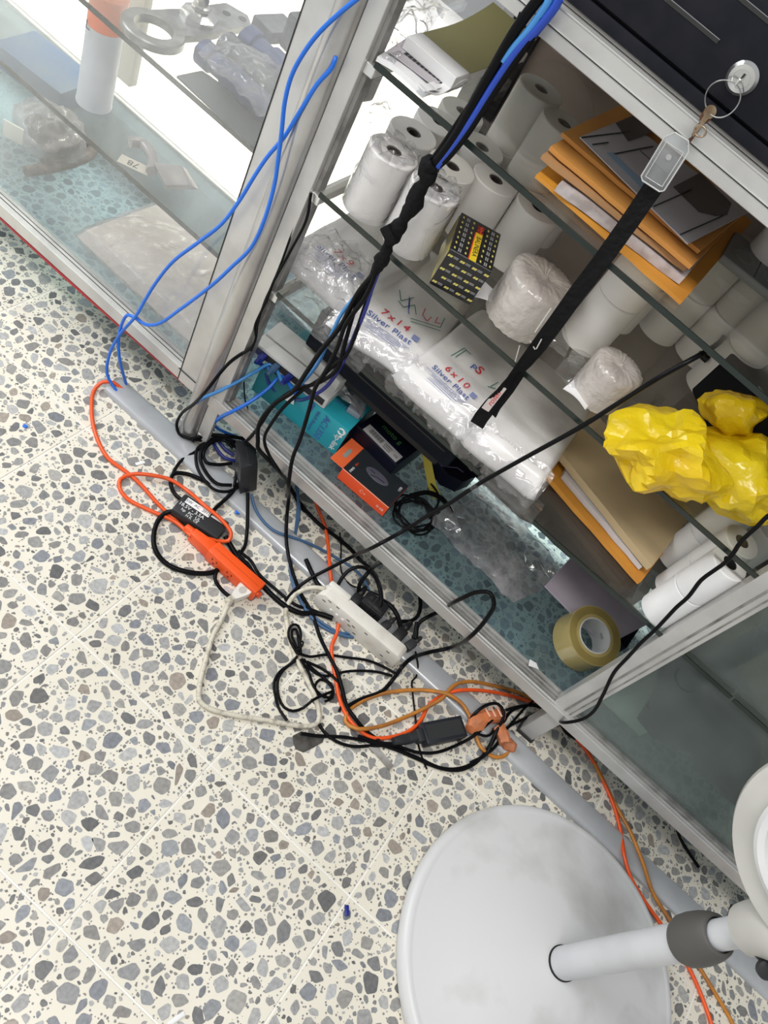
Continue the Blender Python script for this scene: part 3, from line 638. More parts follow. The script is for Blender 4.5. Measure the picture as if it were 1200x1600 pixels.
def ease(pts, rad, lox, loy, hiy, fixed=()):
    for it in range(250):
        for a in range(len(pts)):
            for b in range(a):
                d = pts[a]-pts[b]; L_ = max(d.length, 1e-4)
                if L_ < 2*rad+.0008: s_ = d/L_*(2*rad+.0008-L_)/2; pts[a] += s_; pts[b] -= s_
            for f, fr_ in fixed:
                d = Vector((pts[a].x-f.x, pts[a].y-f.y, 0)); L_ = max(d.length, 1e-4)
                if L_ < rad+fr_+.001: pts[a] += d/L_*(rad+fr_+.001-L_)
            pts[a].y = min(max(pts[a].y, loy+rad), hiy-rad); pts[a].x = max(pts[a].x, lox+rad)
ease(pos, R_, -.43, FY+.012, BY-.016, pack_spots)
for p, sc_, rolls in spots:
    for k, (lb, g_) in enumerate(rolls): roll(T((p.x, p.y, S2+k*(HR*sc_+.0006))) @ Matrix.Scale(sc_, 4, (0, 0, 1)), lb, g_)
bm = B()
for q in pos[:2]:
    lathe(bm, [(R_+.0015, .002), (R_+.0022, .05), (R_+.0018, HR-.004), (R_*.75, HR+.003), (R_*.35, HR+.0015), (.004, HR-.008)], 48, T((q.x, q.y, S2)), cap=False)
    for k in range(9):
        a = k*.7; t = bmesh.new(); bmesh.ops.create_cone(t, segments=7, radius1=.010, radius2=.002, depth=.016, cap_ends=False)
        join(bm, t, T((q.x+.03*math.cos(a), q.y+.03*math.sin(a), S2+HR+.005)) @ RX(40*math.sin(a)) @ RY(50*math.cos(a)))
crumple(bm, .0022, 70, 3)
fw = finish(bm, 'shrink_film', CLEAR, loc=(pos[0].x, pos[0].y, S2)); tag(fw, 'torn clear shrink film over the two till rolls nearest the left post', 'plastic film')
def starpack(nm, px, z, r, h, label, tilt=0):
    """shrink-wrapped roll pack: film gathered to a puckered star on the end"""
    bm = B(); n = 72; rings = []
    prof = [(.0, .006), (.06, .003), (.16, .001), (.4, .004), (.75, .003), (.95, -.001), (1.0, -.007), (1.0, -h)]
    for s, dz in prof:
        ring = []
        for i in range(n):
            a = 2*PI*i/n; wob = (.0004*math.sin(a*13+4*math.sin(a*3))+.0007*math.sin(a*29+2*math.sin(a*5))) * min(1, s*3)
            ring.append(bm.verts.new((r*s*math.cos(a)*(1+.03*math.sin(a*3)), r*s*math.sin(a), dz+wob)))
        rings.append(ring)
    for a, b in zip(rings, rings[1:]):
        for i in range(n): bm.faces.new((a[i], a[(i+1) % n], b[(i+1) % n], b[i]))
    bmesh.ops.remove_doubles(bm, verts=bm.verts, dist=1e-5)
    o = finish(bm, nm, mat('film_over_paper', (.52, .48, .445), .25, 0, (.40, .36, .335), 18, 6, coat=.5, bump=.5, bs=60), ang=70); p = fz(px[0], px[1], z); o.matrix_world = T(p+Vector((0, 0, 0))) @ RX(tilt); return tag(o, label, 'paper roll pack')
starpack('wrapped_roll_pack', (852, 436), S2+.075, .052, .0745, 'film-wrapped roll pack with a puckered star right of the black and yellow box', 0)
starpack('wrapped_roll_pack', (970, 573), S2+.060, .038, .0595, 'film-wrapped roll pack with a puckered star in front of the white stack', 0)
# film in front of the packs on the middle shelf
def filmsheet(nm, px, z, label, amp=.008, m=None, seed=1, cat='plastic film', dome=.012, sc=22):
    v = [fz(x, y, z) for x, y in px]; o = v[0].copy(); bm = B(); N = 44
    g = [[bm.verts.new((v[0].lerp(v[1], i/N)).lerp(v[3].lerp(v[2], i/N), j/N)-o) for i in range(N+1)] for j in range(N+1)]
    for j in range(N):
        for i in range(N): bm.faces.new((g[j][i], g[j][i+1], g[j+1][i+1], g[j+1][i]))
    for j in range(N+1):
        for i in range(N+1):
            p = g[j][i].co; q = Vector((p.x, p.y, seed*3.3))
            ridge = abs(noise.noise(q*sc))+.5*abs(noise.noise(q*sc*2.2))
            g[j][i].co += Vector((.004*noise.noise(q*30+Vector((5, 0, 0))), .004*noise.noise(q*30), amp*ridge*1.4+dome*math.sin(PI*i/N)*math.sin(PI*j/N)))
    ob = finish(bm, nm, m or CLEAR, ang=28); ob.location = o; return tag(ob, label, cat)
filmsheet('plastic_film', ((770, 480), (880, 560), (905, 500), (800, 440)), S2+.002, 'loose clear film on the middle shelf left of the lanyard')
filmsheet('plastic_film', ((862, 585), (930, 640), (955, 590), (900, 540)), S2+.002, 'loose clear film lying by the star-puckered front pack', seed=4)
o = sheet('white_card', 'small bent white card at the shelf edge right of the lanyard', ((880, 607), (915, 640), (941, 605), (918, 575)), S2+.004, PAPERW, .001, .004, cat='card')
o = sheet('white_card', 'small white card sticking out behind the black and yellow box', ((742, 463), (782, 478), (785, 466), (758, 440)), S2+.004, PAPERW, .001, .002, cat='card')

# ------------------------------------------------------------------ black and yellow bearing box
Mb, wb = pbox((670.5, 443), (733, 477), S2); hb, db = .063, .097
bb = thing('bearing_box', 'black carton with rows of yellow marks and a yellow strip on the middle shelf', 'box', Mb)
bm = B(); box(bm, 0, 0, 0, wb, db, hb, .0008, seg=1); finish(bm, 'carton', mat('black_card', (.010, .010, .012), .35), bb)
bm = B(); box(bm, wb*.44, -.0003, hb+.0002, wb*.60, db*.70, hb+.0006); st = finish(bm, 'yellow_strip', YELP, bb)
bm = B(); box(bm, wb*.415, -.0003, hb+.0002, wb*.44, db*.70, hb+.0006); box(bm, wb*.44, db*.70, hb+.0002, wb*.60, db*.9, hb+.0005); finish(bm, 'red_edge', mat('strip_red', (.80, .06, .02), .5), bb)
text(bb, 'BALINERA', BLAP, .0105, T((wb*.525, db*.36, hb+.0008)) @ RZ(90) @ RZ(180), 'strip_lettering', sp=1.05)
text(bb, 'ENE\nRADE', BLAP, .0085, T((wb*.53, db*.80, hb+.0008)) @ RZ(-90), 'strip_lettering')
bm = B(); bd = B()
def logo(bm_, M, s):
    for k in (0, 1): poly(bm_, [(k*s*.62-s*.6, -s*.3), (k*s*.62-s*.15, -s*.3), (k*s*.62+.02*s, -s*.1), (k*s*.62+s*.08, s*.3), (k*s*.62-s*.42, s*.3)], 0, .0002, M)
for r in range(5):
    for c in range(4):
        x = wb*(.07+.29*c+(.13 if r % 2 else 0)); z = hb*(.86-.185*r)
        if x < wb*.97: logo(bm, T((x, -.0002, z)) @ RX(90), wb*.088)
        x2 = x+wb*.135
        if x2 < wb*.97: box(bd, x2-wb*.055, -.0003, z+.001, x2+wb*.055, -.0001, z+.0018); box(bd, x2-wb*.055, -.0003, z-.001, x2+wb*.055, -.0001, z-.0002)
for c, dsh in ((.08, 0), (.20, 1), (.34, 0), (.70, 0), (.82, 1), (.93, 0)):
    for r in range(7):
        y = db*(.08+.135*r)
        if dsh: box(bd, wb*c-.0022, y-.004, hb+.0001, wb*c-.0006, y+.004, hb+.0003); box(bd, wb*c+.0006, y-.004, hb+.0001, wb*c+.0022, y+.004, hb+.0003)
        else: logo(bm, T((wb*c, y, hb+.0002)) @ RZ(90), wb*.06)
finish(bm, 'yellow_marks', mat('pale_yellow_print', (.70, .62, .16), .5), bb, smooth=False); finish(bd, 'white_marks', mat('grey_print', (.40, .40, .40), .5), bb, smooth=False)
bm = B(); box(bm, -.0006, .002, .002, 0, db, hb*.9); finish(bm, 'side_flap', mat('side_print', (.22, .21, .18), .4, 0, (.5, .4, .05), 60), bb)

# ------------------------------------------------------------------ packs of plastic bags on the lower shelf
def sketch(bm, lines, M, r=.0006):
    for ln in lines:
        for a, b in zip(ln, ln[1:]):
            d = Vector((b[0]-a[0], b[1]-a[1], 0)); l = d.length
            if l < 1e-6: continue
            box(bm, 0, -r, 0, l, r, .0002, M=M @ frame(Vector((a[0], a[1], 0)), d))
def bagpack(label, px, W, D, h, size_txt, word, sag=0.0, extra=None, zz=S3, ty=.14):
    A = fz(px[0][0], px[0][1], zz+h); Bq = fz(px[1][0], px[1][1], zz+h); M = frame((A+Bq)/2, Bq-A) @ T((0, -D*ty, 0)); M[2][3] = zz
    t = thing('bag_pack', label, 'plastic bags', M, 'packs of clear bags on the lower shelf')
    bm = B(); softbox(bm, W, D, h, 30, 40, .45)
    bmesh.ops.translate(bm, verts=bm.verts, vec=(0, D/2, 0))
    for v in bm.verts:
        q = v.co*9; v.co += Vector((.006*noise.noise(q+Vector((3, 0, 0))), .010*noise.noise(q*1.3+Vector((0, 9, sag*100)))*(1 if v.co.y < D*.3 else .3), .0035*noise.noise(q*2.2)*(v.co.z/h))); v.co.z = max(v.co.z, .0008)
    finish(bm, 'folded_bags', BAGM, t, 70)
    # loose film front, folded over the edge in sharp pleats
    bm = B(); N = 40; K = 10; g = []
    for j in range(K+1):
        row = []
        for i in range(N+1):
            u = i/N-.5; tt = j/K; a = tt*PI*.75
            y = .028-.030*math.sin(a)-.012*tt; z = h*(1.03-.98*tt)+.002
            w_ = .004*noise.noise(Vector((i*.35, j*.5, W*50)))+.003*noise.noise(Vector((i*.9, j*.3, W*90)))
            row.append(bm.verts.new((W*1.02*u, y+w_*1.6, max(.001, z+w_))))
        g.append(row)
    for j in range(K):
        for i in range(N): bm.faces.new((g[j][i], g[j][i+1], g[j+1][i+1], g[j+1][i]))
    finish(bm, 'outer_film', CLEAR, t, 40)
    zt = h+.0032
    def onTop(y): return T((0, y, zt))
    if word:
        text(t, 'Silver Plast', BLUP, W*.112, onTop(D*ty), 'bag_lettering', sp=1.02)
        text(t, size_txt, REDP, W*.135, onTop(D*(ty+.075)), 'size_lettering', .08, sp=1.25)
        bm = B()
        for k in range(5):
            l = W*(.27-.03*k+.02*math.sin(k*3)); box(bm, -l+.01*math.sin(k), D*(ty-.045)-k*.0046, zt, l, D*(ty-.045)-k*.0046+.0010, zt+.0002)
        finish(bm, 'small_print', LAV, t)
        bm = B(); box(bm, W*.22, D*(ty+.03), zt, W*.29, D*(ty+.07), zt+.0003); finish(bm, 'blue_stamp', LAV, t)
        if extra:
            for lines, m in extra:
                bm = B(); sketch(bm, [[(x*W, y*D) for x, y in ln] for ln in lines], T((0, D*(ty-.20), zt)), .0007); finish(bm, 'line_drawing', m, t)
        # blend slightly: film lies flat over the print
    return t
sk_a = [([[(-.1, .42), (-.02, .40), (.05, .47), (.12, .41)], [(-.16, .5), (-.08, .43), (0, .52)], [(.1, .36), (.38, .44), (.36, .53)], [(.12, .34), (.40, .42)]], GRNP), ([[(.15, .5), (.17, .44), (.24, .42), (.25, .47)], [(.30, .50), (.31, .45), (.36, .47)]], REDP), ([[(-.04, .50), (.02, .42), (.06, .38)], [(-.03, .49), (.03, .42)]], BLUP)]
sk_b = [([[(-.22, .38), (-.20, .52), (-.10, .52)], [(-.18, .40), (-.17, .52)], [(.28, .40), (.42, .47), (.42, .56)], [(.30, .42), (.32, .50)], [(.36, .44), (.36, .53)]], GRNP)]
bagpack('clear bag pack marked 7x9 nearest the left post, on the lower shelf', ((490, 380), (560, 441)), .158, .25, .062, '7x9', True, .1)
bagpack('clear bag pack marked 7x14 with green drawings, second from the left post', ((570, 487), (644, 540)), .168, .32, .045, '7x14', True, .2, sk_a)
t3 = bagpack('clear bag pack marked 6x10 with a red S, third from the left post', ((671, 570), (735, 629)), .150, .27, .058, '6x10', True, .3, sk_b)
text(t3, 'S', REDP, .028, T((.014, .108, .0616)), 'red_initial'); text(t3, 'P', BLUP, .020, T((.004, .103, .0616)), 'blue_initial')
t4 = bagpack('unprinted milky bag pack beside the tan papers on the lower shelf', ((750, 670), (843, 745)), .150, .27, .060, '', False, .4, ty=.02)
filmsheet('plastic_film', ((432, 480), (560, 585), (590, 545), (470, 440)), S3+.002, 'loose film under the front of the 7x9 bag pack', seed=2, dome=.0, amp=.006)
filmsheet('plastic_film', ((730, 765), (815, 842), (850, 790), (770, 720)), S3+.001, 'loose film under the front of the unprinted bag pack', seed=6, dome=.0, amp=.006)

# ------------------------------------------------------------------ envelopes and rolls at the right end of the lower shelf
envelope('manila_envelope', 'bright manila envelope under the tan papers on the lower shelf', ((853, 738), (1003, 908), (1040, 860), (890, 676)), S3+.012, .011, MANILA2, bulge=.2)
envelope('torn_papers', 'torn white papers between the manila envelope and tan papers', ((883, 740), (1006, 884), (1050, 850), (905, 690)), S3+.026, .013, mat('torn_white_paper', (.66, .62, .62), .8), 'papers')
envelope('tan_envelope', 'large tan paper packet lying on the lower shelf under the yellow bag', ((879, 708), (1020, 884), (1085, 800), (925, 640)), S3+.042, .015, KRAFT, bulge=.15)
o = sheet('blue_edged_paper', 'thin paper with a dark blue edge poking from the tan packet', ((893, 729), (926, 770), (930, 764), (897, 722)), S3+.029, NAVY, .001)
LY_ = 'white rolls standing at the right end of the lower shelf'
SL = [((1022, 962), 'white roll of the front pair beside the right door stile'), ((1046, 922), 'white roll of the second pair behind the front pair'), ((1096, 905), 'white roll of the pair between the second pair and the door stile'),
      ((1050, 872), 'grey-white roll of the pair next to the tan packet'), ((1090, 838), 'white roll of the rear pair under the yellow bag')]
sp_ = [Vector((fz(x, y, S3).x, fz(x, y, S3).y, 0)) for (x, y), _l in SL]; ease(sp_, .029, .29, FY+.008, BY-.02)
hh = .078; r = .029
for b_, (_p, label) in zip(sp_, SL):
    for k in range(2):
        t = thing('paper_roll', ('lower ' if k == 0 else 'upper ')+label, 'paper roll', T((b_.x, b_.y, S3+k*(hh+.0006))), LY_)
        bm = B(); lathe(bm, [(.0115, hh-.01), (.0115, hh), (r-.0015, hh), (r, hh-.0015), (r, .0015), (r-.0015, 0), (.0115, 0)], 40, cap=False); finish(bm, 'paper', PAPERW, t, 40)
        bm = B(); lathe(bm, [(.0113, hh-.02), (.0118, hh-.001), (.010, hh-.001), (.010, hh-.02), (0, hh-.02)], 24, cap=False); finish(bm, 'core', GROOVE, t, 40)
bx = thing('dark_carton', 'dark blue carton behind the white rolls at the right end', 'box', Vector((.43, 1.22, S3+.0005))); bm = B(); box(bm, 0, 0, 0, .20, .13, .15, .003); finish(bm, 'carton', NAVY, bx)
bm = B(); box(bm, .02, -.001, .09, .12, 0, .13); finish(bm, 'carton_label', PAPERW, bx)

# ------------------------------------------------------------------ yellow bag and black box at the right end of the middle shelf
bm = B()
c1 = fz(1050, 712, S2+.047); c2 = fz(1165, 742, S2+.047); c3 = fz(1152, 655, S2+.080)
off = Vector((3, 1, 2))
for cc_, sz_, rz_, sd in ((Vector((0, 0, 0)), (.094, .068, .050), 28, 0), (c2-c1, (.080, .062, .044), 10, 3), (c3-c1, (.046, .034, .042), 40, 6)):
    t = bmesh.new(); ball(t, Vector((0, 0, 0)), sz_, 4, RZ(rz_))
    for v in t.verts:
        q = v.co*13+off*(1+sd); r1 = abs(noise.noise(q)); r2 = abs(noise.noise(q*2.3)); r3 = noise.noise(q*5); n = v.co.normalized()
        v.co += Vector((noise.noise(q*.6), noise.noise(q*.6+Vector((9, 0, 0))), noise.noise(q*.6+Vector((0, 9, 0)))))*.018 + n*(.010-.044*r1-.018*r2+.0035*r3)
        v.co += cc_; v.co.z = max(v.co.z, -.0465)
    join(bm, t)
yb = finish(bm, 'yellow_bag', YEL, ang=24); yb.location = c1; tag(yb, 'crumpled yellow plastic bag on the middle shelf by the right door', 'plastic bag')
k0 = fz(1136, 530, S2+.09); k0.z = S2
kb = thing('black_case', 'black plastic case with a slanted end behind the yellow bag', 'case', k0)
ol = [fz(x, y, S2+.09)-k0 for x, y in ((1136, 530), (1186, 640), (1290, 735), (1290, 440), (1215, 470))]
for p in ol: p.y = min(p.y, 1.366-k0.y)
bm = B(); t = bmesh.new(); poly(t, [(p.x, p.y) for p in ol], .0005, .09); bmesh.ops.bevel(t, geom=t.edges[:], offset=.004, segments=2, affect='EDGES', profile=.5); join(bm, t); finish(bm, 'case_body', mat('matte_black', (.008, .009, .012), .5, spec=.2), kb)
bm = B(); sweep(bm, [Vector((ol[1].x*.6+.02, ol[1].y*.6+.01, .0905)), Vector((ol[1].x*.6+.10, ol[1].y*.6-.03, .0905))], .0012, 5); finish(bm, 'pale_seam', GREYC, kb)
bm = B(); lathe(bm, [(.006, 0), (.0055, .014), (.0035, .018)], 14, T((.002, -.008, .05)) @ RY(-90)); finish(bm, 'cable_gland', BLK, kb)

# ------------------------------------------------------------------ things on the bottom glass
Mt_, wt = pbox((433, 640), (522, 711), S0)
tp = thing('router_box', 'teal cardboard router box lying on the bottom glass near the left post', 'box', Mt_)
x0 = -.062; ht = .072
bm = B(); hexa(bm, [(x0, 0, 0), (wt, 0, 0), (wt, .15, 0), (x0, .15, 0), (x0, .006, ht), (wt, .004, ht), (wt, .15, ht), (x0, .15, ht)], .0008); finish(bm, 'carton', TEAL, tp)
bm = B(); box(bm, x0-.0004, .05, ht, wt-.03, .1505, ht+.0005); box(bm, x0, -.0004, .0, x0+.07, .004, ht*.98); finish(bm, 'dark_panel', TEALD, tp)
bm = B(); box(bm, wt, .003, 0.0, wt+.0006, .15, ht); finish(bm, 'end_panel', NAVY, tp)
Mf = T((0, -.0006, 0)) @ RX(90-3) @ RZ(-90)
def face(x, z): return T((x, .0035*z/ht*1.1-.0008, z)) @ RX(88) @ RZ(-90)
text(tp, 'AC1350', BLUP, .0195, face(wt*.66, ht*.50), 'box_lettering', sp=.95)
text(tp, 'Wi-Fi Router', BLUP, .0105, face(wt*.515, ht*.50), 'box_lettering')
text(tp, 'tp-link', WHP, .0165, face(wt*.915, ht*.38), 'brand_lettering')
bm = B(); sweep(bm, [face(wt*.915, ht*.82) @ Vector((.0065*math.cos(t), .0065*math.sin(t), 0)) for t in np.linspace(-1.2, 4.2, 18)], .0016, 6); lathe(bm, [(.003, 0), (.003, .0006)], 14, face(wt*.955, ht*.86)); lathe(bm, [(.0024, 0), (.0024, .0006)], 14, face(wt*.945, ht*.68)); finish(bm, 'brand_mark', WHP, tp)
bm = B(); box(bm, -.0035, -.010, 0, .0035, .010, .0006, M=face(wt*.40, ht*.85) @ RZ(90)); ch = finish(bm, 'navy_badge', BLUP, tp)
bm = B(); poly(bm, [(.0, .0), (.02, .004), (.012, .03)], 0, .0006, T((wt*.03, -.0012, ht*.50)) @ RX(88)); finish(bm, 'white_swoosh', WHP, tp)
text(tp, 'AC1350', BLUP, .012, T((wt*.72, .045, ht+.0006)) @ RZ(0), 'box_lettering')
# network switch on the box, with its four plugs
zs = S0+ht+.001
A = fz(402, 536, zs+.028); Z = fz(470, 590, zs+.028)
Ms = frame(Vector((A.x, A.y, zs)), Vector((Z.x-A.x, Z.y-A.y, 0))); ws = .165
nsw = thing('network_switch', 'white network switch with four blue plugs on the teal box', 'network switch', Ms)
bm = B(); box(bm, -.006, 0, 0, ws, .085, .027, .002); finish(bm, 'housing', mat('grubby_white_steel', (.66, .66, .65), .45), nsw)
bm = B(); box(bm, -.003, -.0006, .006, ws-.006, .0006, .021); finish(bm, 'port_strip', DGREY, nsw)
for k in range(5):
    bm = B(); box(bm, .002+.030*k, -.0012, .008, .016+.030*k, 0, .020, .0006, seg=1); finish(bm, 'port', GROOVE, nsw)
bm = B(); box(bm, -.003, .03, .027, ws-.01, .034, .0276); finish(bm, 'cover_seam', GREYC, nsw)
PLUG = [(.022, 9), (.050, 12), (.076, 8), (.104, 10)]
# white adapter box with a yellow mark, dark recorder box under the lower shelf
wbx = thing('white_carton', 'white carton with a small yellow mark behind the network switch', 'box', frame(fz(475, 540, S0+ht+.055)-Vector((0, 0, .055)), fz(525, 590, S0+ht+.055)-fz(475, 540, S0+ht+.055)))
bm = B(); box(bm, 0, 0, 0, .095, .05, .054, .001); finish(bm, 'carton', mat('whitish_card', (.62, .61, .59), .6), wbx)
bm = B(); lathe(bm, [(.006, 0), (.006, .0006)], 7, T((.016, .012, .0542))); finish(bm, 'yellow_mark', mat('acid_yellow', (.60, .60, .05), .5), wbx)
sl = thing('recorder_box', 'dark blue-black flat appliance under the front of the lower shelf', 'appliance', Vector((-.40, 1.045, S0+ht+.062)))
bm = B(); box(bm, 0, 0, 0, .34, .20, .085, .004); finish(bm, 'housing', mat('blue_black_plastic', (.008, .011, .018), .5, spec=.1), sl)
bm = B(); box(bm, .02, -.001, .03, .32, 0, .034); finish(bm, 'front_seam', GROOVE, sl); bm = B(); box(bm, .02, .02, -.030, .32, .18, -.0, .003); finish(bm, 'base_tray', GROOVE, sl)
pb = thing('zip_bag', 'small clear zip bag with a grey charger on the teal box', 'plastic bag', fz(575, 600, S0+ht+.012))
o_ = fz(575, 600, S0+ht+.012)
v = [(505, 605), (566, 655), (580, 610), (560, 560)]
bm = B(); N = 18; q = [fz(x, y, S0+ht+.016)-o_ for x, y in v]; g = [[bm.verts.new(q[0].lerp(q[1], i/N).lerp(q[3].lerp(q[2], i/N), j/N)) for i in range(N+1)] for j in range(N+1)]
for j in range(N):
    for i in range(N): bm.faces.new((g[j][i], g[j][i+1], g[j+1][i+1], g[j+1][i])); g[j][i].co.z += .016*abs(noise.noise(g[j][i].co*55))+.006*math.sin(PI*i/N)
finish(bm, 'bag_film', CLEAR2, pb, 30)
bm = B(); box(bm, -.014, -.009, -.011, .014, .009, .003, .002, M=T(fz(556, 640, S0+ht+.012)-o_) @ RZ(12)); finish(bm, 'charger', mat('charger_grey', (.34, .36, .42), .5), pb)
# phone box
Mm, wm = pbox((565, 672), (615, 722), S0+.060); Mm = T((0, 0, -.059)) @ Mm; wm = .094
mb = thing('phone_box', 'black phone box with a white barcode label behind the orange mouse box', 'box', Mm)
bm = B(); box(bm, -.012, 0, 0, wm, .155, .059, .001, seg=1); finish(bm, 'carton', NAVY, mb)
bm = B(); box(bm, 0, .003, .0592, wm-.006, .026, .0596); lb = finish(bm, 'barcode_label', mat('label_paper', (.52, .50, .50), .6), mb)
bm = B()
for k in range(16): box(bm, .010+.0021*k, .010+.0, .0596, .0108+.0021*k+(.0004 if k % 3 else 0), .022, .0598)
for k in range(3): box(bm, .048, .008+.005*k, .0596, .066, .0095+.005*k, .0598)
finish(bm, 'barcode', BLAP, lb)
text(mb, 'moto g', mat('green_lettering', (.10, .30, .07), .5), .017, T((wm*.44, .048, .0594)), 'box_lettering'); text(mb, 'CE', BLAP, .008, T((wm*.84, .013, .0597)), 'label_lettering')
bm = B(); sweep(bm, [Vector((wm*.72+.017*math.cos(t), .118+.017*math.sin(t), .0596)) for t in np.linspace(0, 2*PI, 30)], .0006, 5, cap=False)
sketch(bm, [[(wm*.72-.010, .110), (wm*.72-.005, .125), (wm*.72, .115), (wm*.72+.005, .125), (wm*.72+.010, .110)]], T((0, 0, .0594)), .0008); finish(bm, 'round_emblem', GREYC, mb)
bm = B(); box(bm, wm*.36, .080, .0592, wm*.86, .094, .0597); finish(bm, 'grey_sticker', GREYC, mb)
# mouse box
Mq, wq = pbox((526, 746), (597, 807), S0); hq, dq = .030, .074
ms = thing('mouse_box', 'orange and charcoal computer mouse box at the sill of the bottom glass', 'box', Mq)
bm = B(); box(bm, 0, 0, 0, wq, dq, hq, .0006, seg=1); finish(bm, 'carton', ORK, ms)
bm = B(); box(bm, .0005, .0015, hq, wq-.0005, dq, hq+.0006); tp_ = finish(bm, 'charcoal_top', GRAYK, ms)
bm = B(); box(bm, wq, .001, 0, wq+.0005, dq, hq); finish(bm, 'charcoal_end', GRAYK, ms)
bm = B(); box(bm, -.030, 0, hq-.001, .0, dq, hq, .0004, seg=1); tb = finish(bm, 'hang_tab', mat('light_orange_card', (.90, .16, .05), .42), ms)
bm = B(); poly(bm, [(-.018, .024), (-.010, .024), (-.010, .046), (-.014, .052), (-.018, .046)], hq, hq+.0004); finish(bm, 'hang_hole', mat('hole_grey', (.30, .32, .30), .5), tb)
bm = B(); ball(bm, Vector((wq*.50, dq*.55, hq+.0008)), (.026, .0125, .0011), 3); bmesh.ops.translate(bm, verts=bm.verts, vec=(0, 0, 0)); mp = finish(bm, 'mouse_picture', MOUSEP, tp_)
bm = B(); sketch(bm, [[(wq*.34, dq*.56), (wq*.44, dq*.555)], [(wq*.40, dq*.42), (wq*.52, dq*.50), (wq*.66, dq*.52)]], T((0, 0, hq+.002)), .0009); finish(bm, 'button_lines', GRAYK, tp_)
text(ms, 'neo', WHP, .010, T((.013, .012, hq+.0012)) @ RZ(90), 'brand_lettering'); text(ms, 'dot', ORK, .007, T((.013, .030, hq+.0012)) @ RZ(90), 'brand_lettering')
text(ms, 'USB', WHP, .007, T((wq*.93, dq*.72, hq+.0012)) @ RZ(90), 'small_lettering'); text(ms, 'C=', mat('pale_orange_print', (.95, .5, .35), .5), .011, T((wq*.50, -.0006, hq*.5)) @ RX(90), 'side_mark'); text(ms, 'O CE', WHP, .007, T((wq*.88, -.0006, hq*.45)) @ RX(90), 'side_mark')
bm = B(); box(bm, 0, -.0004, hq-.0006, wq, .0006, hq+.0004); finish(bm, 'pale_edge', mat('pale_orange_print', (0, 0, 0)), ms)
# navy pack with yellow band, coil of cable, zip bag, lilac card, tape
np_ = thing('navy_pack', 'navy pouch pack with a pale purple window and yellow band', 'pack', frame(fz(655, 735, S0), fz(700, 790, S0)-fz(655, 735, S0)))
bm = B(); poly(bm, [(0, 0), (.052, 0), (.078, .018), (.082, .055), (.06, .10), (0, .10)], .02, .055); finish(bm, 'pack_body', NAVY, np_)
bm = B(); poly(bm, [(-.006, 0), (0, 0), (0, .10), (-.006, .10)], .0, .055); finish(bm, 'grey_side', GREYC, np_)
bm = B(); poly(bm, [(.004, -.0), (.030, .0), (.034, .020), (.006, .024)], .055, .0556); finish(bm, 'window', mat('purple_print', (.20, .16, .30), .5), np_)
bm = B(); box(bm, .055, .055, .055, .068, .060, .0556); finish(bm, 'white_tick', WHP, np_)
bm = B(); sweep(bm, [Vector(p) for p in ((.062, .035, .0558), (.048, .030, .0558), (.040, .016, .0558), (.030, -.001, .056))], .0008, 5); finish(bm, 'purple_line', mat('purple_print', (0, 0, 0)), np_)
bm = B(); strap(bm, [Vector((-.008, -.006, .05)), Vector((.018, -.012, .035)), Vector((.045, -.014, .015)), Vector((.068, -.012, .004))], [.016]*4, [Vector((0, -.7, .7))]*4, .003); finish(bm, 'yellow_band', mat('mustard_band', (.62, .50, .05), .5), np_)
cc = fz(646, 806, S0+.006)
bm = B(); pts = []
for k in range(150):
    a = k*2*PI/29; r = .036+.006*math.sin(k*.37); pts.append(Vector((r*math.cos(a)*1.08+.003*math.sin(k*.21), r*math.sin(a)+.003*math.cos(k*.17), .003+.0075*(k/150)+.002*math.sin(k*.9))))
pts += [Vector((.02, .05, .012)), Vector((.005, .075, .012)), Vector((-.03, .09, .010)), Vector((-.035, .12, .006)), Vector((.0, .14, .006))]
sweep(bm, catmull(pts, .004), .0021, 7); coil = finish(bm, 'cable_coil', CABK, ang=80); coil.location = cc; tag(coil, 'coiled black cable lying on the bottom glass beside the mouse box', 'cable')
bm = B(); box(bm, -.012, -.006, -.001, .014, .006, .010, .003, M=T((.022, .026, .012)) @ RZ(60)); finish(bm, 'coil_plug', BLK, coil)
bm = B(); sweep(bm, catmull([Vector(p) for p in ((-.03, .02, .014), (-.01, .055, .016), (.02, .07, .014), (.05, .06, .012))], .004), .005, 8); finish(bm, 'cable_tie_bundle', CABK, coil)
filmsheet('zip_bag', ((668, 815), (800, 945), (885, 905), (760, 750)), S0+.012, 'large empty clear plastic bag lying flat on the bottom glass', .013, CLEAR2, 8, 'plastic bag', .012, 24)
o = sheet('lilac_card', 'pale lilac board leaning flat behind the tape roll', ((852, 915), (945, 1010), (1012, 975), (895, 868)), S0+.030, LILAC, .004, cat='card')
bm = B(); box(bm, 0, 0, 0, .17, .10, .026, .001); o = finish(bm, 'dark_tray', NAVY); o.matrix_world = frame(fz(862, 922, S0), fz(950, 1010, S0)-fz(862, 922, S0)) @ T((.004, .006, 0)); tag(o, 'shallow dark tray under the pale lilac board', 'tray')
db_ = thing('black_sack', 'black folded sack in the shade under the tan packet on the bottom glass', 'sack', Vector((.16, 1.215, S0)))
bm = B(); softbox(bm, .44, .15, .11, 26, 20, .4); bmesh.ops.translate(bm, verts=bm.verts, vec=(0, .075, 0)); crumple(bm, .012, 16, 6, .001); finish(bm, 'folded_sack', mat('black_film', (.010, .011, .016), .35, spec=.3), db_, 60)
pt = fz(896, 1008, S0)
tr_ = thing('tape_roll', 'wide roll of amber packing tape on the bottom glass by the right stile', 'tape roll', T((pt.x, pt.y, S0)) @ RZ(-8))
Rt = .056; tw = .052; Mr = T((0, 0, .0)) @ RX(0)
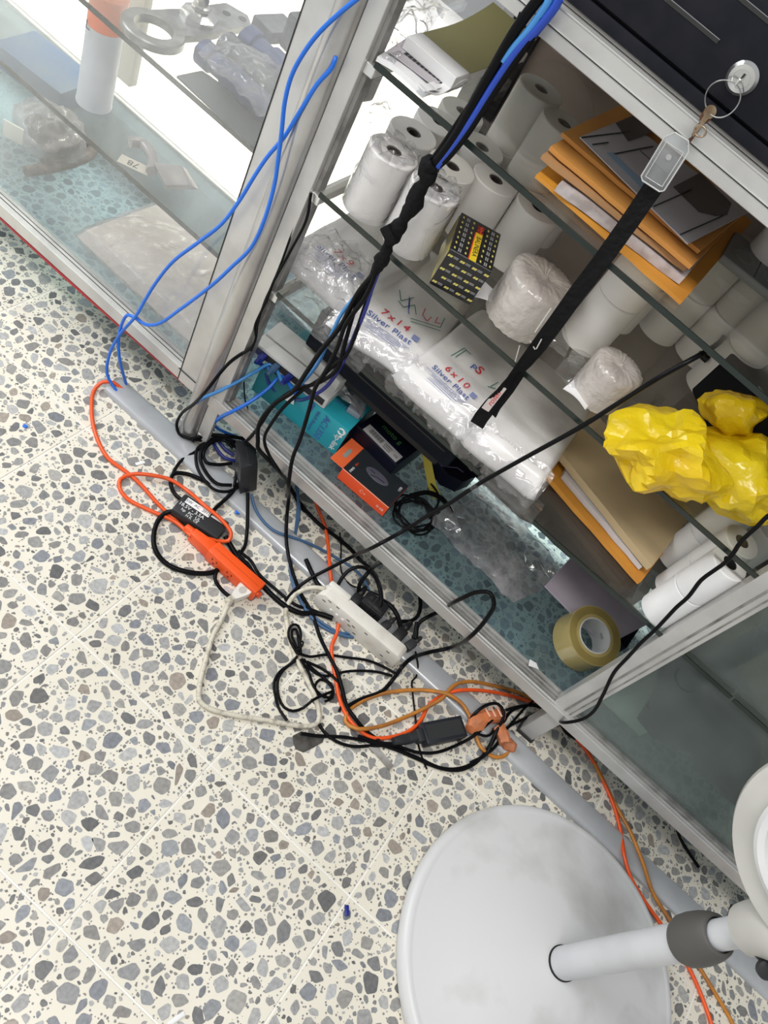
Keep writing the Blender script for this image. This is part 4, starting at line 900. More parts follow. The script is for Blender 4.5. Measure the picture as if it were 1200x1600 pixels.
# the roll lies slightly tilted on its side
Mr = T((0, .0, .0155)) @ RX(9) @ RY(7)
bm = B(); lathe(bm, [(.0335, 0), (Rt, 0), (Rt, tw), (.0335, tw)], 64, Mr, cap=False); to = finish(bm, 'wound_tape', TAPEC, tr_, 30)
bm = B(); lathe(bm, [(.0400, tw+.0002), (.0545, tw+.0002)], 64, Mr, cap=False); finish(bm, 'tape_face', TAPES, tr_)
bm = B(); lathe(bm, [(.0312, 0), (.0312, tw+.0005), (.0338, tw+.0006), (.0338, 0)], 64, Mr, cap=False); cr = finish(bm, 'core', mat('core_white', (.60, .60, .60), .6), tr_, 30)
for a in (60, 150, 250): text(tr_, 'fine', mat('core_print', (.15, .15, .16), .6), .012, Mr @ RZ(a) @ T((.0308, 0, tw*.6)) @ RY(-90) @ RZ(90), 'core_lettering')
o = sheet('paper_scrap', 'tiny white paper scrap on the sill left of the tape roll', ((826, 1040), (842, 1046), (838, 1036), (828, 1030)), S0+.004, PAPERW, .001, .001, cat='paper scrap')
# papers behind the right sliding door
o = sheet('pale_sheet', 'pale green sheet lying behind the right glass door', ((925, 1082), (1000, 1150), (1100, 1100), (1030, 1040)), S0+.004, mat('pale_green_paper', (.52, .60, .56), .7), .001)
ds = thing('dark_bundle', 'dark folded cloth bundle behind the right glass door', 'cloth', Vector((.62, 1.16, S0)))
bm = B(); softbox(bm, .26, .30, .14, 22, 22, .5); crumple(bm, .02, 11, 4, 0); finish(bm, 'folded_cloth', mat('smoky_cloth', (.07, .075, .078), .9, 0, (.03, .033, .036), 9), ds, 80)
o = sheet('brown_scrap', 'brown paper scrap high behind the right glass door', ((1095, 1010), (1108, 1022), (1120, 1008), (1108, 995)), S0+.10, mat('brown_paper', (.42, .35, .28), .7), .001)

# ------------------------------------------------------------------ things in the left bay, behind its glass
rp = thing('ring_plate', 'machined steel plate ending in a flat ring on the left bay shelf', 'machine part', fz(236, 55, ZA)+Vector((0, .003, 0)))
bm = B(); n = 48; Ro, Ri = .048, .030; h0, h1 = 0.0, .013
t = bmesh.new(); a = [[t.verts.new((r*math.cos(2*PI*i/n), r*math.sin(2*PI*i/n), z)) for i in range(n)] for r, z in ((Ri, h0), (Ro, h0), (Ro, h1-.002), (Ro-.002, h1), (Ri, h1))]
for r1, r2 in zip(a, a[1:]+a[:1]):
    for i in range(n): t.faces.new((r1[i], r1[(i+1) % n], r2[(i+1) % n], r2[i]))
join(bm, t); finish(bm, 'ring', STEEL, rp, 30)
bm = B(); poly(bm, [(-.036, .030), (-.012, .046), (.030, .036), (.036, .080), (.034, .19), (.012, .205), (-.024, .190), (-.028, .085)], .001, .0125); ar = finish(bm, 'arm', STEEL, rp)
for q in ((.000, .165), (.018, .185)): bm = B(); lathe(bm, [(.007, .0126), (.007, .0130), (0, .0130)], 20, T((q[0], q[1], 0))); finish(bm, 'bolt_hole', GROOVE, ar)
bm = B(); lathe(bm, [(.03, .0126), (.03, .020), (.024, .024), (.015, .026), (.015, .034), (.010, .036), (.010, .06), (.013, .062), (.013, .085), (.008, .088), (.008, .14), (0, .14)], 8, T((.000, .098, 0))); finish(bm, 'hex_shaft', SILV, rp, 25)
ib = thing('iron_block', 'dark cast block with two round holes beside the left post', 'machine part', frame(Vector((-.745, 1.22, ZA)), Vector((1, -.15, 0))))
bm = B(); box(bm, 0, 0, 0, .16, .09, .06, .006); finish(bm, 'block', CAST, ib)
for x in (.055, .115): bm = B(); lathe(bm, [(.017, .0602), (.017, .0608), (0, .0608)], 26, T((x, .045, 0))); finish(bm, 'bore', GROOVE, ib)
bm = B(); box(bm, -.05, -.02, 0, .0, .05, .022, .003); finish(bm, 'base_lug', CAST, ib)
for k, (y, rr, m, lb) in enumerate(((1.005, .020, mat('blue_grey_steel', (.04, .055, .15), .35, .4), 'blue steel rod in film, frontmost on the left bay shelf'), (1.055, .022, mat('dark_steel', (.03, .035, .05), .35, .4), 'dark steel rod in film, second on the left bay shelf'), (1.105, .024, mat('blue_grey_steel', (0, 0, 0)), 'thick steel rod in film, rearmost on the left bay shelf'))):
    rd = thing('steel_rod', lb, 'machine part', frame(Vector((-.752, y+.024, ZA+rr)), Vector((1, -.05, 0))), 'wrapped steel rods in the left bay')
    bm = B(); lathe(bm, [(0, 0), (rr*.55, 0), (rr*.6, .006), (rr, .008), (rr, .03), (rr*.8, .033), (rr*.8, .06), (rr, .062), (rr, .18), (0, .18)], 26, RY(90)); finish(bm, 'rod', m, rd)
    bm = B(); lathe(bm, [(rr*.28, -.0005), (rr*.28, .001), (0, .001)], 18, RY(90) @ T((0, 0, -.0008))); finish(bm, 'end_bore', SILV, rd)
fr = filmsheet('plastic_film', ((306, 88), (425, 205), (470, 120), (350, 55)), ZA+.048, 'crumpled clear film over the steel rods in the left bay', .010, CLEAR, 11, 'plastic film', .012, 24)
pk2 = thing('pink_part', 'small pinkish part wrapped in film beside the iron block', 'machine part', Vector((-.665, 1.185, ZA)))
bm = B(); ball(bm, Vector((0, 0, .022)), (.035, .026, .022), 4); crumple(bm, .006, 40, 2, 0); finish(bm, 'wrapped_part', mat('salmon', (.62, .30, .24), .5), pk2)
dk = o = sheet('steel_sheet', 'dark steel panel under the rods at the shelf edge of the left bay', ((276, 118), (398, 232), (430, 190), (316, 110)), ZA+.004, mat('slate_panel', (.06, .075, .08), .4), .003, cat='panel')
# sealant cartridge standing on the lower shelf of the left bay
pc = fz(131, 168, LB)
sc = thing('sealant_cartridge', 'pale grey sealant cartridge with an orange upper band in the left bay', 'cartridge', Vector((pc.x-.004, pc.y+.026, LB)))
bm = B(); lathe(bm, [(.0, .004), (.029, .004), (.0302, 0), (.0308, .002), (.0302, .004), (.0295, .006), (.0295, .138)], 40); finish(bm, 'tube', SEAL, sc, 30)
bm = B(); lathe(bm, [(.0297, .138), (.0297, .19), (.025, .194), (0, .196)], 40); cp = finish(bm, 'orange_band', SEALO, sc, 30)
text(sc, 'L', BLAP, .02, T((-.008, -.0302, .138)) @ RX(90), 'band_lettering')
bm = B(); box(bm, 0, 0, 0, .035, .02, .30, .002); o = finish(bm, 'cream_post', mat('cream_plastic', (.80, .77, .68), .5)); o.location = Vector((-.985, 1.13, LB)); tag(o, 'pale cream upright strip left of the sealant cartridge', 'strip')
lbx = thing('price_sticker', 'cream sticker numbered 78 on the lower shelf edge of the left bay', 'sticker', frame(fz(228, 270, LB+.0006), fz(186, 250, LB+.0006)-fz(228, 270, LB+.0006)))
bm = B(); box(bm, -.004, -.018, 0, .048, .006, .0005); finish(bm, 'sticker_paper', mat('cream_sticker', (.72, .68, .58), .6), lbx); text(lbx, '78', BLAP, .020, T((.024, -.006, .0007)), 'sticker_lettering')
bp2 = thing('reflected_handle', 'grey handle-like reflection built solid, with a metal wedge, on the lower shelf of the left bay', 'machine part', fz(270, 300, LB+.006))
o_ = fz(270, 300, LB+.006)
bm = B(); sweep(bm, catmull([fz(x, y, LB+.012)-o_ for x, y in ((203, 222), (222, 224), (238, 246), (236, 268))], .006), .009, 8)  # curved grey reflection built as a solid arm
finish(bm, 'curved_reflection', mat('pale_grey_metal', (.42, .40, .41), .4, .5), bp2, 60)
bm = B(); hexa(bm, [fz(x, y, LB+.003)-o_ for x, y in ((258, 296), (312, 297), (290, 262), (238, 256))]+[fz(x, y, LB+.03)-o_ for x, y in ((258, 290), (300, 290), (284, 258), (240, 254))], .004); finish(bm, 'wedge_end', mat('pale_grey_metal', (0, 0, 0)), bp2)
# bottom of the left bay
pkg = thing('wrapped_package', 'flat white package in scratched film at the bottom of the left bay', 'package', frame(Vector((-.872, .972, S0)), Vector((1, -.02, 0))))
bm = B(); softbox(bm, .31, .20, .046, 26, 20, .25); bmesh.ops.translate(bm, verts=bm.verts, vec=(.155, .10, 0)); finish(bm, 'package_body', mat('pale_cardboard', (.62, .57, .54), .6, 0, (.54, .49, .46), 9), pkg)
bm = B(); softbox(bm, .316, .206, .049, 40, 30, .25); bmesh.ops.translate(bm, verts=bm.verts, vec=(.155, .10, 0)); crumple(bm, .0025, 60, 5, .001); finish(bm, 'outer_film', CLEAR, pkg, 40)
cb = thing('parts_bag', 'crumpled clear bag of dark fittings at the far left of the bay', 'plastic bag', Vector((-1.10, 1.08, S0)))
bm = B(); ball(bm, Vector((0, .03, .045)), (.085, .07, .05), 5)
for v in bm.verts:
    q = v.co*20; v.co *= 1-.30*abs(noise.noise(q))-.12*abs(noise.noise(q*2.2)); v.co.z = max(v.co.z, .001)
finish(bm, 'bag_film', CLEAR2, cb, 25)
bm = B(); ball(bm, Vector((.0, .03, .035)), (.05, .035, .028), 3); crumple(bm, .01, 40, 1, .002); finish(bm, 'fittings', mat('dark_fittings', (.04, .04, .042), .5, .3), cb)
bm = B(); box(bm, -.045, -.05, .04, -.005, -.046, .075, .001, M=RZ(20)); finish(bm, 'bag_label', mat('pale_label', (.66, .68, .63), .6), cb)
hk = thing('looped_grip', 'worn brown looped handle lying by the parts bag', 'handle', fz(90, 262, S0))
o_ = fz(90, 262, S0)
bm = B(); sweep(bm, catmull([fz(x, y, S0+.014)-o_ for x, y in ((40, 268), (80, 262), (118, 252), (142, 240), (144, 228), (128, 222), (100, 240), (70, 254))], .006), .011, 9); finish(bm, 'handle_loop', mat('brown_grip', (.14, .115, .10), .6, 0, (.05, .04, .036), 40), hk, 60)
bl = thing('blue_case', 'dusty blue case at the far left behind the parts bag', 'case', frame(Vector((-1.36, 1.19, S0)), Vector((1, .1, 0)))); bm = B(); box(bm, 0, 0, 0, .18, .12, .05, .006); finish(bm, 'case_body', mat('dusty_blue', (.025, .10, .24), .5, 0, (.05, .12, .22), 20), bl)
# reflective film scraps at the back of the middle bay
for k, (px, z, lb) in enumerate(((((560, 205), (600, 250), (640, 190), (585, 150)), S2+.004, 'crumpled shiny film beside the wrapped till rolls'), (((585, 80), (610, 110), (700, 20), (640, -20)), S1+.004, 'crumpled shiny film behind the folded papers on the top shelf'), (((455, 420), (540, 480), (590, 420), (500, 350)), S3+.072, 'crumpled film lying over the 7x9 bag pack'))):
    filmsheet('plastic_film', px, z, lb, .014, CLEAR, 20+k, 'plastic film', .01, 30)

# ------------------------------------------------------------------ cable channel on the floor
bm = B(); pr_ = []
for k in range(13):
    a = PI*k/12; pr_.append((.0265*math.cos(a), .0125*math.sin(a)**.7))
xs = np.linspace(0, 2.0, 30); rows = [[bm.verts.new((x, y+.004*math.sin(x*2.2)-.0, z)) for y, z in pr_] for x in xs]
for a, b in zip(rows, rows[1:]):
    for k in range(12): bm.faces.new((a[k], a[k+1], b[k+1], b[k]))
    bm.faces.new((a[0], b[0], b[12], a[12]))
bm.faces.new(rows[0]); bm.faces.new(rows[-1][::-1])
cdt = finish(bm, 'cable_channel', GREYP, ang=50); cdt.location = (-.660, .897, .0003); tag(cdt, 'grey half-round floor cable channel running along the case', 'cable channel')

# ------------------------------------------------------------------ floor things
a, b = fz(325, 860, .033), fz(400, 927, .033)
os_ = thing('orange_power_strip', 'orange three-outlet power strip on the terrazzo', 'power strip', frame(Vector((a.x, a.y, 0)), Vector((b.x-a.x, b.y-a.y, 0))))
L_ = (b-a).length; W2 = .030; hs = .033
bm = B(); box(bm, 0, 0, .0005, L_, W2, hs, .0025); bd_ = finish(bm, 'body', ORP, os_)
bm = B(); hexa(bm, [(-.047, .004, .004), (.002, .003, .001), (.002, W2-.003, .001), (-.047, W2-.006, .004), (-.047, .006, hs-.006), (.002, .003, hs-.003), (.002, W2-.003, hs-.003), (-.047, W2-.008, hs-.006)], .002); finish(bm, 'head', ORP, os_)
bm = B(); lathe(bm, [(.0085, 0), (.007, -.016)], 16, T((-.047, W2*.5, hs*.55)) @ RY(90)); finish(bm, 'strain_relief', ORP, os_)
bm = B(); box(bm, L_, .010, .006, L_+.007, .020, .016, .002); lathe(bm, [(.004, 0), (.004, .004)], 14, T((L_, .007, .024)) @ RY(90)); finish(bm, 'hang_lug', ORP, os_)
for k in range(3):
    x = L_*(.17+.31*k)
    bm = B()
    for dx, dz in ((-.005, .004), (.005, .004), (0, -.006)): box(bm, x+dx-.0014, -.0004, .017+dz-.0025, x+dx+.0014, .0006, .017+dz+.0025)
    finish(bm, 'outlet', mat('dark_orange_slot', (.20, .02, .004), .6), bd_)
bm = B(); box(bm, .004, W2*.45, hs-.0002, L_-.004, W2*.5, hs+.0002); finish(bm, 'mould_line', mat('dark_orange_line', (.62, .07, .012), .4), bd_)  # line a little darker than the strip body
wp = thing('white_plug', 'grubby white plug pushed into the orange power strip', 'plug', frame(fz(384, 920, .017), fz(359, 938, .014)-fz(384, 920, .017)))
bm = B(); poly(bm, [(-.004, -.013), (.008, -.013), (.026, -.008), (.032, -.005), (.032, .005), (.026, .008), (.008, .013), (-.004, .013)], -.008, .009); finish(bm, 'plug_body', OFFW, wp)
bm = B(); lathe(bm, [(.007, .0), (.0072, .005), (.006, .006), (.0066, .012), (.005, .013)], 16, T((.032, 0, 0)) @ RY(90)); finish(bm, 'strain_relief', BRAID, wp)
bm = B(); lathe(bm, [(.006, .0092), (.0062, .0097), (.0052, .0097)], 22, T((.010, 0, 0)) @ Matrix.Scale(1.3, 4, (1, 0, 0))); finish(bm, 'grip_ring', mat('greyish_white', (.50, .48, .44), .6), wp)  # grip ring greyer than the plug body
# laptop adapter
a, b = fz(268, 795, .028), fz(340, 842, .028)
la = thing('laptop_adapter', 'black laptop adapter with white label text inside the orange cable loop', 'power adapter', frame(Vector((a.x, a.y, 0)), Vector((b.x-a.x, b.y-a.y, 0)))); La = (b-a).length; Wa = .046
bm = B(); box(bm, 0, 0, .001, La, Wa, .028, .004); finish(bm, 'body', DGREY, la)
bm = B(); box(bm, .010, Wa*.60, .0281, La*.62, Wa*.88, .0284); finish(bm, 'white_label', WHP, la); bm = B(); box(bm, La*.65, Wa*.72, .0281, La*.92, Wa*.80, .0284); finish(bm, 'white_bar', WHP, la)
text(la, '65W  AC  2012', BLAP, .0085, T((La*.34, Wa*.74, .0285)), 'label_lettering'); text(la, '18.5V - 3.5A', WHP, .0105, T((La*.30, Wa*.46, .0284)), 'rating_lettering'); text(la, 'hp  FC  UL', WHP, .009, T((La*.34, Wa*.26, .0284)), 'rating_lettering'); text(la, 'H K  CE', WHP, .0075, T((La*.40, Wa*.11, .0284)), 'rating_lettering')
# standing black adapter leaning by the post
tq = [fz(x, y, .088) for x, y in ((368, 687), (399, 690), (403, 725), (376, 731))]; bq = [fz(375, 771, .030), fz(401, 767, .030)]
dv = ((bq[0]-tq[3])+(bq[1]-tq[2]))/2; bo = [p+dv for p in tq]; o_ = Vector((bo[3].x, bo[3].y, 0))
ba = thing('black_adapter', 'black square adapter leaning over the cable channel near the post', 'power adapter', o_)
bm = B(); hexa(bm, [bo[3]-o_, bo[2]-o_, bo[1]-o_, bo[0]-o_, tq[3]-o_, tq[2]-o_, tq[1]-o_, tq[0]-o_], .0015); finish(bm, 'body', mat('satin_black', (.022, .023, .026), .35), ba)
m1 = (tq[0]+tq[1])/2; m2 = (tq[2]+tq[3])/2; nn = (tq[1]-tq[0]).cross(m2-m1).normalized(); nn = nn if nn.z > 0 else -nn
bm = B(); sweep(bm, [m1-o_+nn*.0003, m2-o_+nn*.0003, m2+dv-o_+nn*.0003], .0005, 5); finish(bm, 'case_seam', GROOVE, ba)
bm = B(); lathe(bm, [(.0045, -.002), (.0045, .004), (.003, .007)], 14, T(m1.lerp(m2, .14)-o_)); finish(bm, 'cable_boot', BLK, ba)
# white power strip lying on its side
a, b = fz(505, 928, .050), fz(627, 1030, .050)
wsx = thing('white_power_strip', 'long grubby white power strip lying on its side', 'power strip', frame(Vector((a.x, a.y, 0)), Vector((b.x-a.x, b.y-a.y, 0)))); Lw = (b-a).length; Ww = .030; hw_ = .050
bm = B()
o2 = [(0.004, 0), (Lw-.008, 0), (Lw, .006), (Lw, hw_-.006), (Lw-.008, hw_), (.004, hw_), (-.006, hw_*.8), (-.009, hw_*.5), (-.006, hw_*.2)]
t = bmesh.new(); poly(t, o2, 0, Ww); bmesh.ops.bevel(t, geom=t.edges[:], offset=.003, segments=2, affect='EDGES', profile=.5); t.transform(T((0, Ww, .0008)) @ RX(90)); join(bm, t); wb_ = finish(bm, 'body', OFFW, wsx)
bm = B(); box(bm, -.004, Ww-.008, .004, Lw*.24, Ww+.006, hw_+.004, .004); finish(bm, 'switch_hump', OFFW, wsx)
bm = B()
for k in range(3): lathe(bm, [(.0032, 0), (.0030, .0012), (0, .0014)], 14, T((Lw*(.16+.075*k), -.0002, hw_*.52)) @ RX(90))
finish(bm, 'screw_boss', WHP, wb_)
bm = B()
for x, z in ((.10, .90), (.05, .70), (.36, .72), (.40, .50), (.49, .30), (.44, .62), (.58, .80), (.86, .80), (.84, .35), (.93, .22), (.20, .93), (.30, .15)): box(bm, Lw*x-.004, -.0004, hw_*z-.0010, Lw*x+.003, .0006, hw_*z+.0010, M=RX(0))
finish(bm, 'slot_mark', GROOVE, wb_)
bm = B(); box(bm, Lw-.0001, Ww*.1, .008, Lw+.0006, Ww*.9, .036); finish(bm, 'end_cap', BRAID, wsx)
def plugat(px, z, d, label, s=1.0, m=BLK, nm='black_plug', cat='plug'):
    p = fz(px[0], px[1], z); M = frame(p, d, Vector((0, 0, 1)))
    t = thing(nm, label, cat, M)
    bm = B(); box(bm, -.014*s, -.010*s, -.011*s, .012*s, .010*s, .011*s, .003); finish(bm, 'plug_body', m, t)
    bm = B(); lathe(bm, [(.0065*s, .010*s), (.0060*s, .018*s), (.0066*s, .019*s), (.0052*s, .030*s), (.0036*s, .034*s)], 14, RY(90)); finish(bm, 'strain_relief', m, t)
plugat((556, 938), .030, Vector((-.1, 1, .35)), 'black plug nearest the switch end of the white power strip')
ad = thing('flat_adapter', 'chunky black adapter in the middle outlets of the white strip', 'power adapter', frame(fz(582, 958, .026), Vector((1, .05, 0)))); bm = B(); box(bm, -.032, -.012, -.022, .018, .022, .024, .004); finish(bm, 'body', mat('glossy_black', (.018, .018, .02), .22), ad)
bm = B(); box(bm, -.012, -.0126, -.018, -.010, .0226, .0245); lathe(bm, [(.004, 0), (.004, .0008)], 14, T((-.02, .008, .0242))); finish(bm, 'body_seam', GROOVE, ad)
plugat((602, 978), .026, Vector((.2, 1, .2)), 'small dark plug beside the chunky adapter', .8, DGREY)
plugat((624, 992), .030, Vector((.05, 1, .3)), 'black plug third along the white power strip', 1.05)
plugat((641, 1008), .026, Vector((.25, 1, .2)), 'grey black plug at the far end of the white strip', .85, DGREY)
# inline adapter, orange crumpled plug, debris
a, b = fz(669, 1163, .026), fz(732, 1150, .026)
il = thing('inline_adapter', 'black inline power brick among the orange cables', 'power adapter', frame(Vector((a.x, a.y, 0)), Vector((b.x-a.x, b.y-a.y, 0)))); Li = (b-a).length; Wi = .040
bm = B(); box(bm, 0, 0, .001, Li, Wi, .026, .0025); ib_ = finish(bm, 'body', mat('brick_black', (.013, .015, .022), .38), il)
bm = B(); box(bm, .006, .006, .0258, Li-.006, Wi-.006, .0263); finish(bm, 'recessed_panel', DGREY, ib_)
bm = B(); box(bm, -.012, Wi*.2, .004, .001, Wi*.8, .022, .002); lathe(bm, [(.009, 0), (.0085, .012), (.010, .013), (.0085, .024), (.0095, .026), (.0065, .048)], 14, T((-.010, Wi*.5, .012)) @ RY(-90)); finish(bm, 'strain_relief', mat('dark_rubber', (.02, .021, .024), .6), il)
oc = thing('orange_coupling', 'battered orange plug and socket on the cable channel beside the inline brick', 'plug', fz(766, 1130, .014)); o_ = fz(766, 1130, .014)
bm = B(); sweep(bm, catmull([fz(x, y, .022)-o_ for x, y in ((735, 1140), (748, 1126), (765, 1120), (786, 1118))], .005), [.010, .012, .014, .016, .017, .017, .016, .016, .015, .014, .013, .012, .012, .012, .012, .011, .011, .01, .01, .01]+[.01]*30, 10); crumple(bm, .0035, 60, 2, -.012); finish(bm, 'socket_body', ORB, oc, 30)
bm = B(); sweep(bm, catmull([fz(x, y, .024)-o_ for x, y in ((778, 1135), (786, 1150), (790, 1162))], .004), .0125, 9); crumple(bm, .003, 70, 5, -.012); finish(bm, 'plug_body', ORB, oc, 30)
bm = B(); ball(bm, fz(796, 1164, .018)-o_, (.014, .012, .012), 3); crumple(bm, .003, 90, 7, -.012); finish(bm, 'cord_grip', ORB, oc, 40)
bm = B()
for k in range(3): sweep(bm, [fz(758+9*k, 1106-k*1, .036)-o_, fz(766+9*k, 1120, .039)-o_], .0022, 6)
finish(bm, 'moulded_ridge', mat('pale_orange_rub', (.72, .36, .24), .5), oc)
st_ = thing('tape_scrap', 'grey crumpled strip of sticky tape on the floor below the cables', 'tape scrap', fz(575, 1170, 0)); o_ = fz(575, 1170, 0)
bm = B(); pts_ = [fz(x, y, .003)-o_ for x, y in ((540, 1110), (560, 1140), (578, 1162), (595, 1180), (612, 1200))]; strap(bm, catmull(pts_, .008), [.014]*200, [Vector((.3*math.sin(k), .2, 1)) for k in range(200)], .0015); finish(bm, 'tape_strip', mat('dirty_tape', (.42, .40, .38), .4, 0, (.25, .23, .21), 30), st_)
for lb, nm, px, sz, rz, m in (('tiny dark blue plastic bit on the floor left of the fan', 'blue_bit', (541, 1423), (.0045, .010, .004), 40, BLUED), ('tiny blue plastic bit near the left edge of the floor', 'blue_bit', (39, 667), (.005, .004, .003), 10, BLUEC), ('small blue clip on the floor beside the cable channel', 'blue_clip', (374, 802), (.011, .005, .004), 40, BLUEC), ('narrow white paper strip on the floor beside the orange cable', 'paper_strip', (219, 724), (.012, .004, .001), 70, WHP), ('white sliver of plastic at the bottom edge of the floor', 'plastic_sliver', (275, 1592), (.016, .004, .0015), 70, WHP)):
    bm = B(); box(bm, -sz[0]/1.3, -sz[1]/1.3, .0005, sz[0]/1.3, sz[1]/1.3, sz[2]+.0005, min(sz)*.3, RZ(rz)); o = finish(bm, nm, m); o.location = fz(px[0], px[1], 0); tag(o, lb, 'litter')
# dark stain of an old repair in the floor
bm = B(); vs = [fz(x, y, 0) for x, y in ((457, 1150), (470, 1143), (490, 1148), (506, 1152), (504, 1160), (490, 1168), (474, 1176), (462, 1171), (458, 1162))]; o_ = vs[0]
poly(bm, [((p-o_).x, (p-o_).y) for p in vs], .0002, .0011); o = finish(bm, 'dark_stone', mat('dark_stone_patch', (.055, .052, .048), .3, 0, (.10, .095, .09), 60), floor); o.location = o_

# ------------------------------------------------------------------ pedestal fan at the lower right
fc = fz(880, 1505, .078); fc.z = 0
fan = thing('pedestal_fan', 'white pedestal fan with a scuffed round base in the lower right', 'fan', fc)
bm = B(); lathe(bm, [(.10, .001), (.248, .001), (.254, .004), (.256, .010), (.2545, .020), (.250, .026), (.243, .0285), (.24, .0282), (.237, .0285), (.17, .046), (.10, .064), (.05, .0745), (0, .079)], 96); fb = finish(bm, 'base', FANW, fan, 50)
bm = B(); lathe(bm, [(.0262, .0740), (.0262, .0795), (.0245, .080)], 40); finish(bm, 'pole_socket', BLK, fan)
ta = Matrix.Rotation(0, 4, 'Y')
bm = B(); lathe(bm, [(.0245, .070), (.0245, .375)], 40); finish(bm, 'pole', FANP, fan, 50)
bm = B(); lathe(bm, [(.0250, .352), (.0285, .354), (.0318, .362), (.0328, .376), (.0320, .392), (.0296, .406), (.0262, .416), (.0236, .419), (.021, .419), (.0205, .411)], 44); finish(bm, 'height_collar', RUB, fan, 50)
bm = B(); lathe(bm, [(.0185, .39), (.0185, .49)], 32); finish(bm, 'inner_pole', FANP, fan, 50)
bm = B(); pts_ = [Vector(p) for p in ((0, 0, .466), (0, 0, .480), (.004, -.003, .505), (.016, -.012, .53), (.035, -.026, .555))]; cs = catmull(pts_, .008)
sweep(bm, cs, [.030+.012*i/len(cs) for i in range(len(cs))], 20); finish(bm, 'neck', FANR, fan, 60)
nD = (CF*-.56 - CR*.83).normalized(); cD = fy(1306, 1356, .62); hD = cD-fc
Md = T(hD) @ nD.to_track_quat('Z', 'Y').to_matrix().to_4x4()
RD = .118
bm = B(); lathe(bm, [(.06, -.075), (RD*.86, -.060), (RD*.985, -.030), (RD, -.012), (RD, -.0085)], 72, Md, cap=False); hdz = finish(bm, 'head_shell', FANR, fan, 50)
bm = B(); lathe(bm, [(RD-.003, -.010), (RD-.003, -.004)], 72, Md, cap=False); finish(bm, 'rim_gap', GROOVE, hdz)
bm = B(); lathe(bm, [(RD, -.005), (RD+.0005, .002), (RD*.97, .008), (RD*.80, .010), (RD*.70, .011), (0, .009)], 72, Md, cap=False); fd = finish(bm, 'face_cover', FANR, hdz, 40)  # shadow on the outer band put in as the darker rim colour
bm = B(); lathe(bm, [(RD*.71, .010), (RD*.69, .019), (RD*.64, .022), (RD*.58, .019), (RD*.55, .010)], 72, Md, cap=False); finish(bm, 'inner_ring', FANW, hdz, 40)
bm = B(); lathe(bm, [(RD*.30, .0062), (RD*.30, .016), (RD*.26, .02), (0, .02)], 40, Md); finish(bm, 'centre_cap', SILV, hdz)
bm = B(); q = fz(1186, 1505, .47)-fc; sweep(bm, [fz(1178, 1484, .48)-fc, fz(1200, 1508, .48)-fc], .0045, 10); finish(bm, 'tilt_slot', DGREY, fan)
bm = B(); lathe(bm, [(.012, 0), (.012, .006), (.009, .008), (0, .008)], 24, T(fz(1196, 1512, .478)-fc) @ (-CF).to_track_quat('Z', 'Y').to_matrix().to_4x4()); finish(bm, 'tilt_screw', DGREY, fan)

# ------------------------------------------------------------------ cables
def cable(name, label, pts, r, m, z=None, group=None, cat='cable', n=8, parts=None):
    v = [P3(p, r+.0006 if z is None else z) for p in pts]; o_ = v[0].copy()
    c = catmull([p-o_ for p in v], .007); bm = B(); sweep(bm, c, r, n); o = finish(bm, name, m, ang=80); o.location = o_
    return tag(o, label, cat, group)
def Y(pts, y0, y1=None):
    """points hanging in front of the case, between the depths y0 and y1"""
    y1 = y0 if y1 is None else y1; k = len(pts)-1
    return [(p[0], p[1], 'y', y0+(y1-y0)*i/max(1, k)) for i, p in enumerate(pts)]
def Zs(pts, z0, z1=None):
    z1 = z0 if z1 is None else z1; k = len(pts)-1
    return [(p[0], p[1], z0+(z1-z0)*i/max(1, k)) for i, p in enumerate(pts)]
GB = 'blue network cables'
cable('network_cable', 'blue network cable crossing in front of the post from the upper right', Y([(566, -8), (556, 0), (530, 21), (496, 54), (470, 90), (455, 120), (445, 159), (440, 206), (434, 253), (429, 287), (412, 346), (392, 387), (362, 417), (333, 444), (283, 482), (247, 506), (227, 507), (213, 498), (200, 492), (190, 507), (185, 533)], .902, .893)+[(187, 562, 'y', .893), (197, 600, .010)], .0030, BLUEC, group=GB)
cable('network_cable', 'blue network cable emerging from behind the flat strip of the post', Y([(548, 38), (540, 60), (531, 78)], .965, .944)+Y([(524, 91), (519, 105), (496, 131), (470, 172), (444, 214), (417, 246), (397, 276), (375, 312), (346, 350), (312, 377), (271, 408), (246, 438), (227, 468), (212, 494), (187, 523), (170, 557)], .918, .888)+[(168, 587, 'y', .886), (182, 611, .010)], .0030, BLUEC, group=GB)
# orange cord of the left strip
cable('orange_cable', 'orange cord looping from the cable channel end into the orange strip', [(200, 612, .008), (188, 606, .010), (177, 598, .016), (160, 597, .014), (147, 610), (143, 640), (147, 670), (157, 697), (170, 717), (197, 737), (220, 757, .005), (243, 783), (267, 807), (288, 826, .010), (300, 836, .018)], .0038, ORC)
cable('orange_cable', 'orange cord loop lying around the laptop adapter', [(299, 838, .020), (273, 815, .008), (233, 797), (200, 780), (187, 763), (188, 749), (207, 741, .008), (240, 743, .012), (267, 750, .010), (293, 767, .014), (320, 790, .036), (347, 813, .036), (361, 833, .030), (357, 845, .022), (340, 845, .020), (322, 841, .024)], .0038, ORC)
# braided white lead
cable('white_lead', 'grubby white braided lead between the white plug and the white strip', [(359, 941, .014), (354, 950, .010), (347, 967), (333, 993), (320, 1037), (312, 1070), (312, 1095), (327, 1107), (363, 1117), (413, 1125), (453, 1132), (483, 1135), (497, 1128), (498, 1110), (490, 1083), (477, 1057), (463, 1030), (455, 1007), (449, 977), (447, 953), (457, 933, .010), (473, 922, .024), (490, 918, .038), (508, 920, .042)], .0044, BRAID)
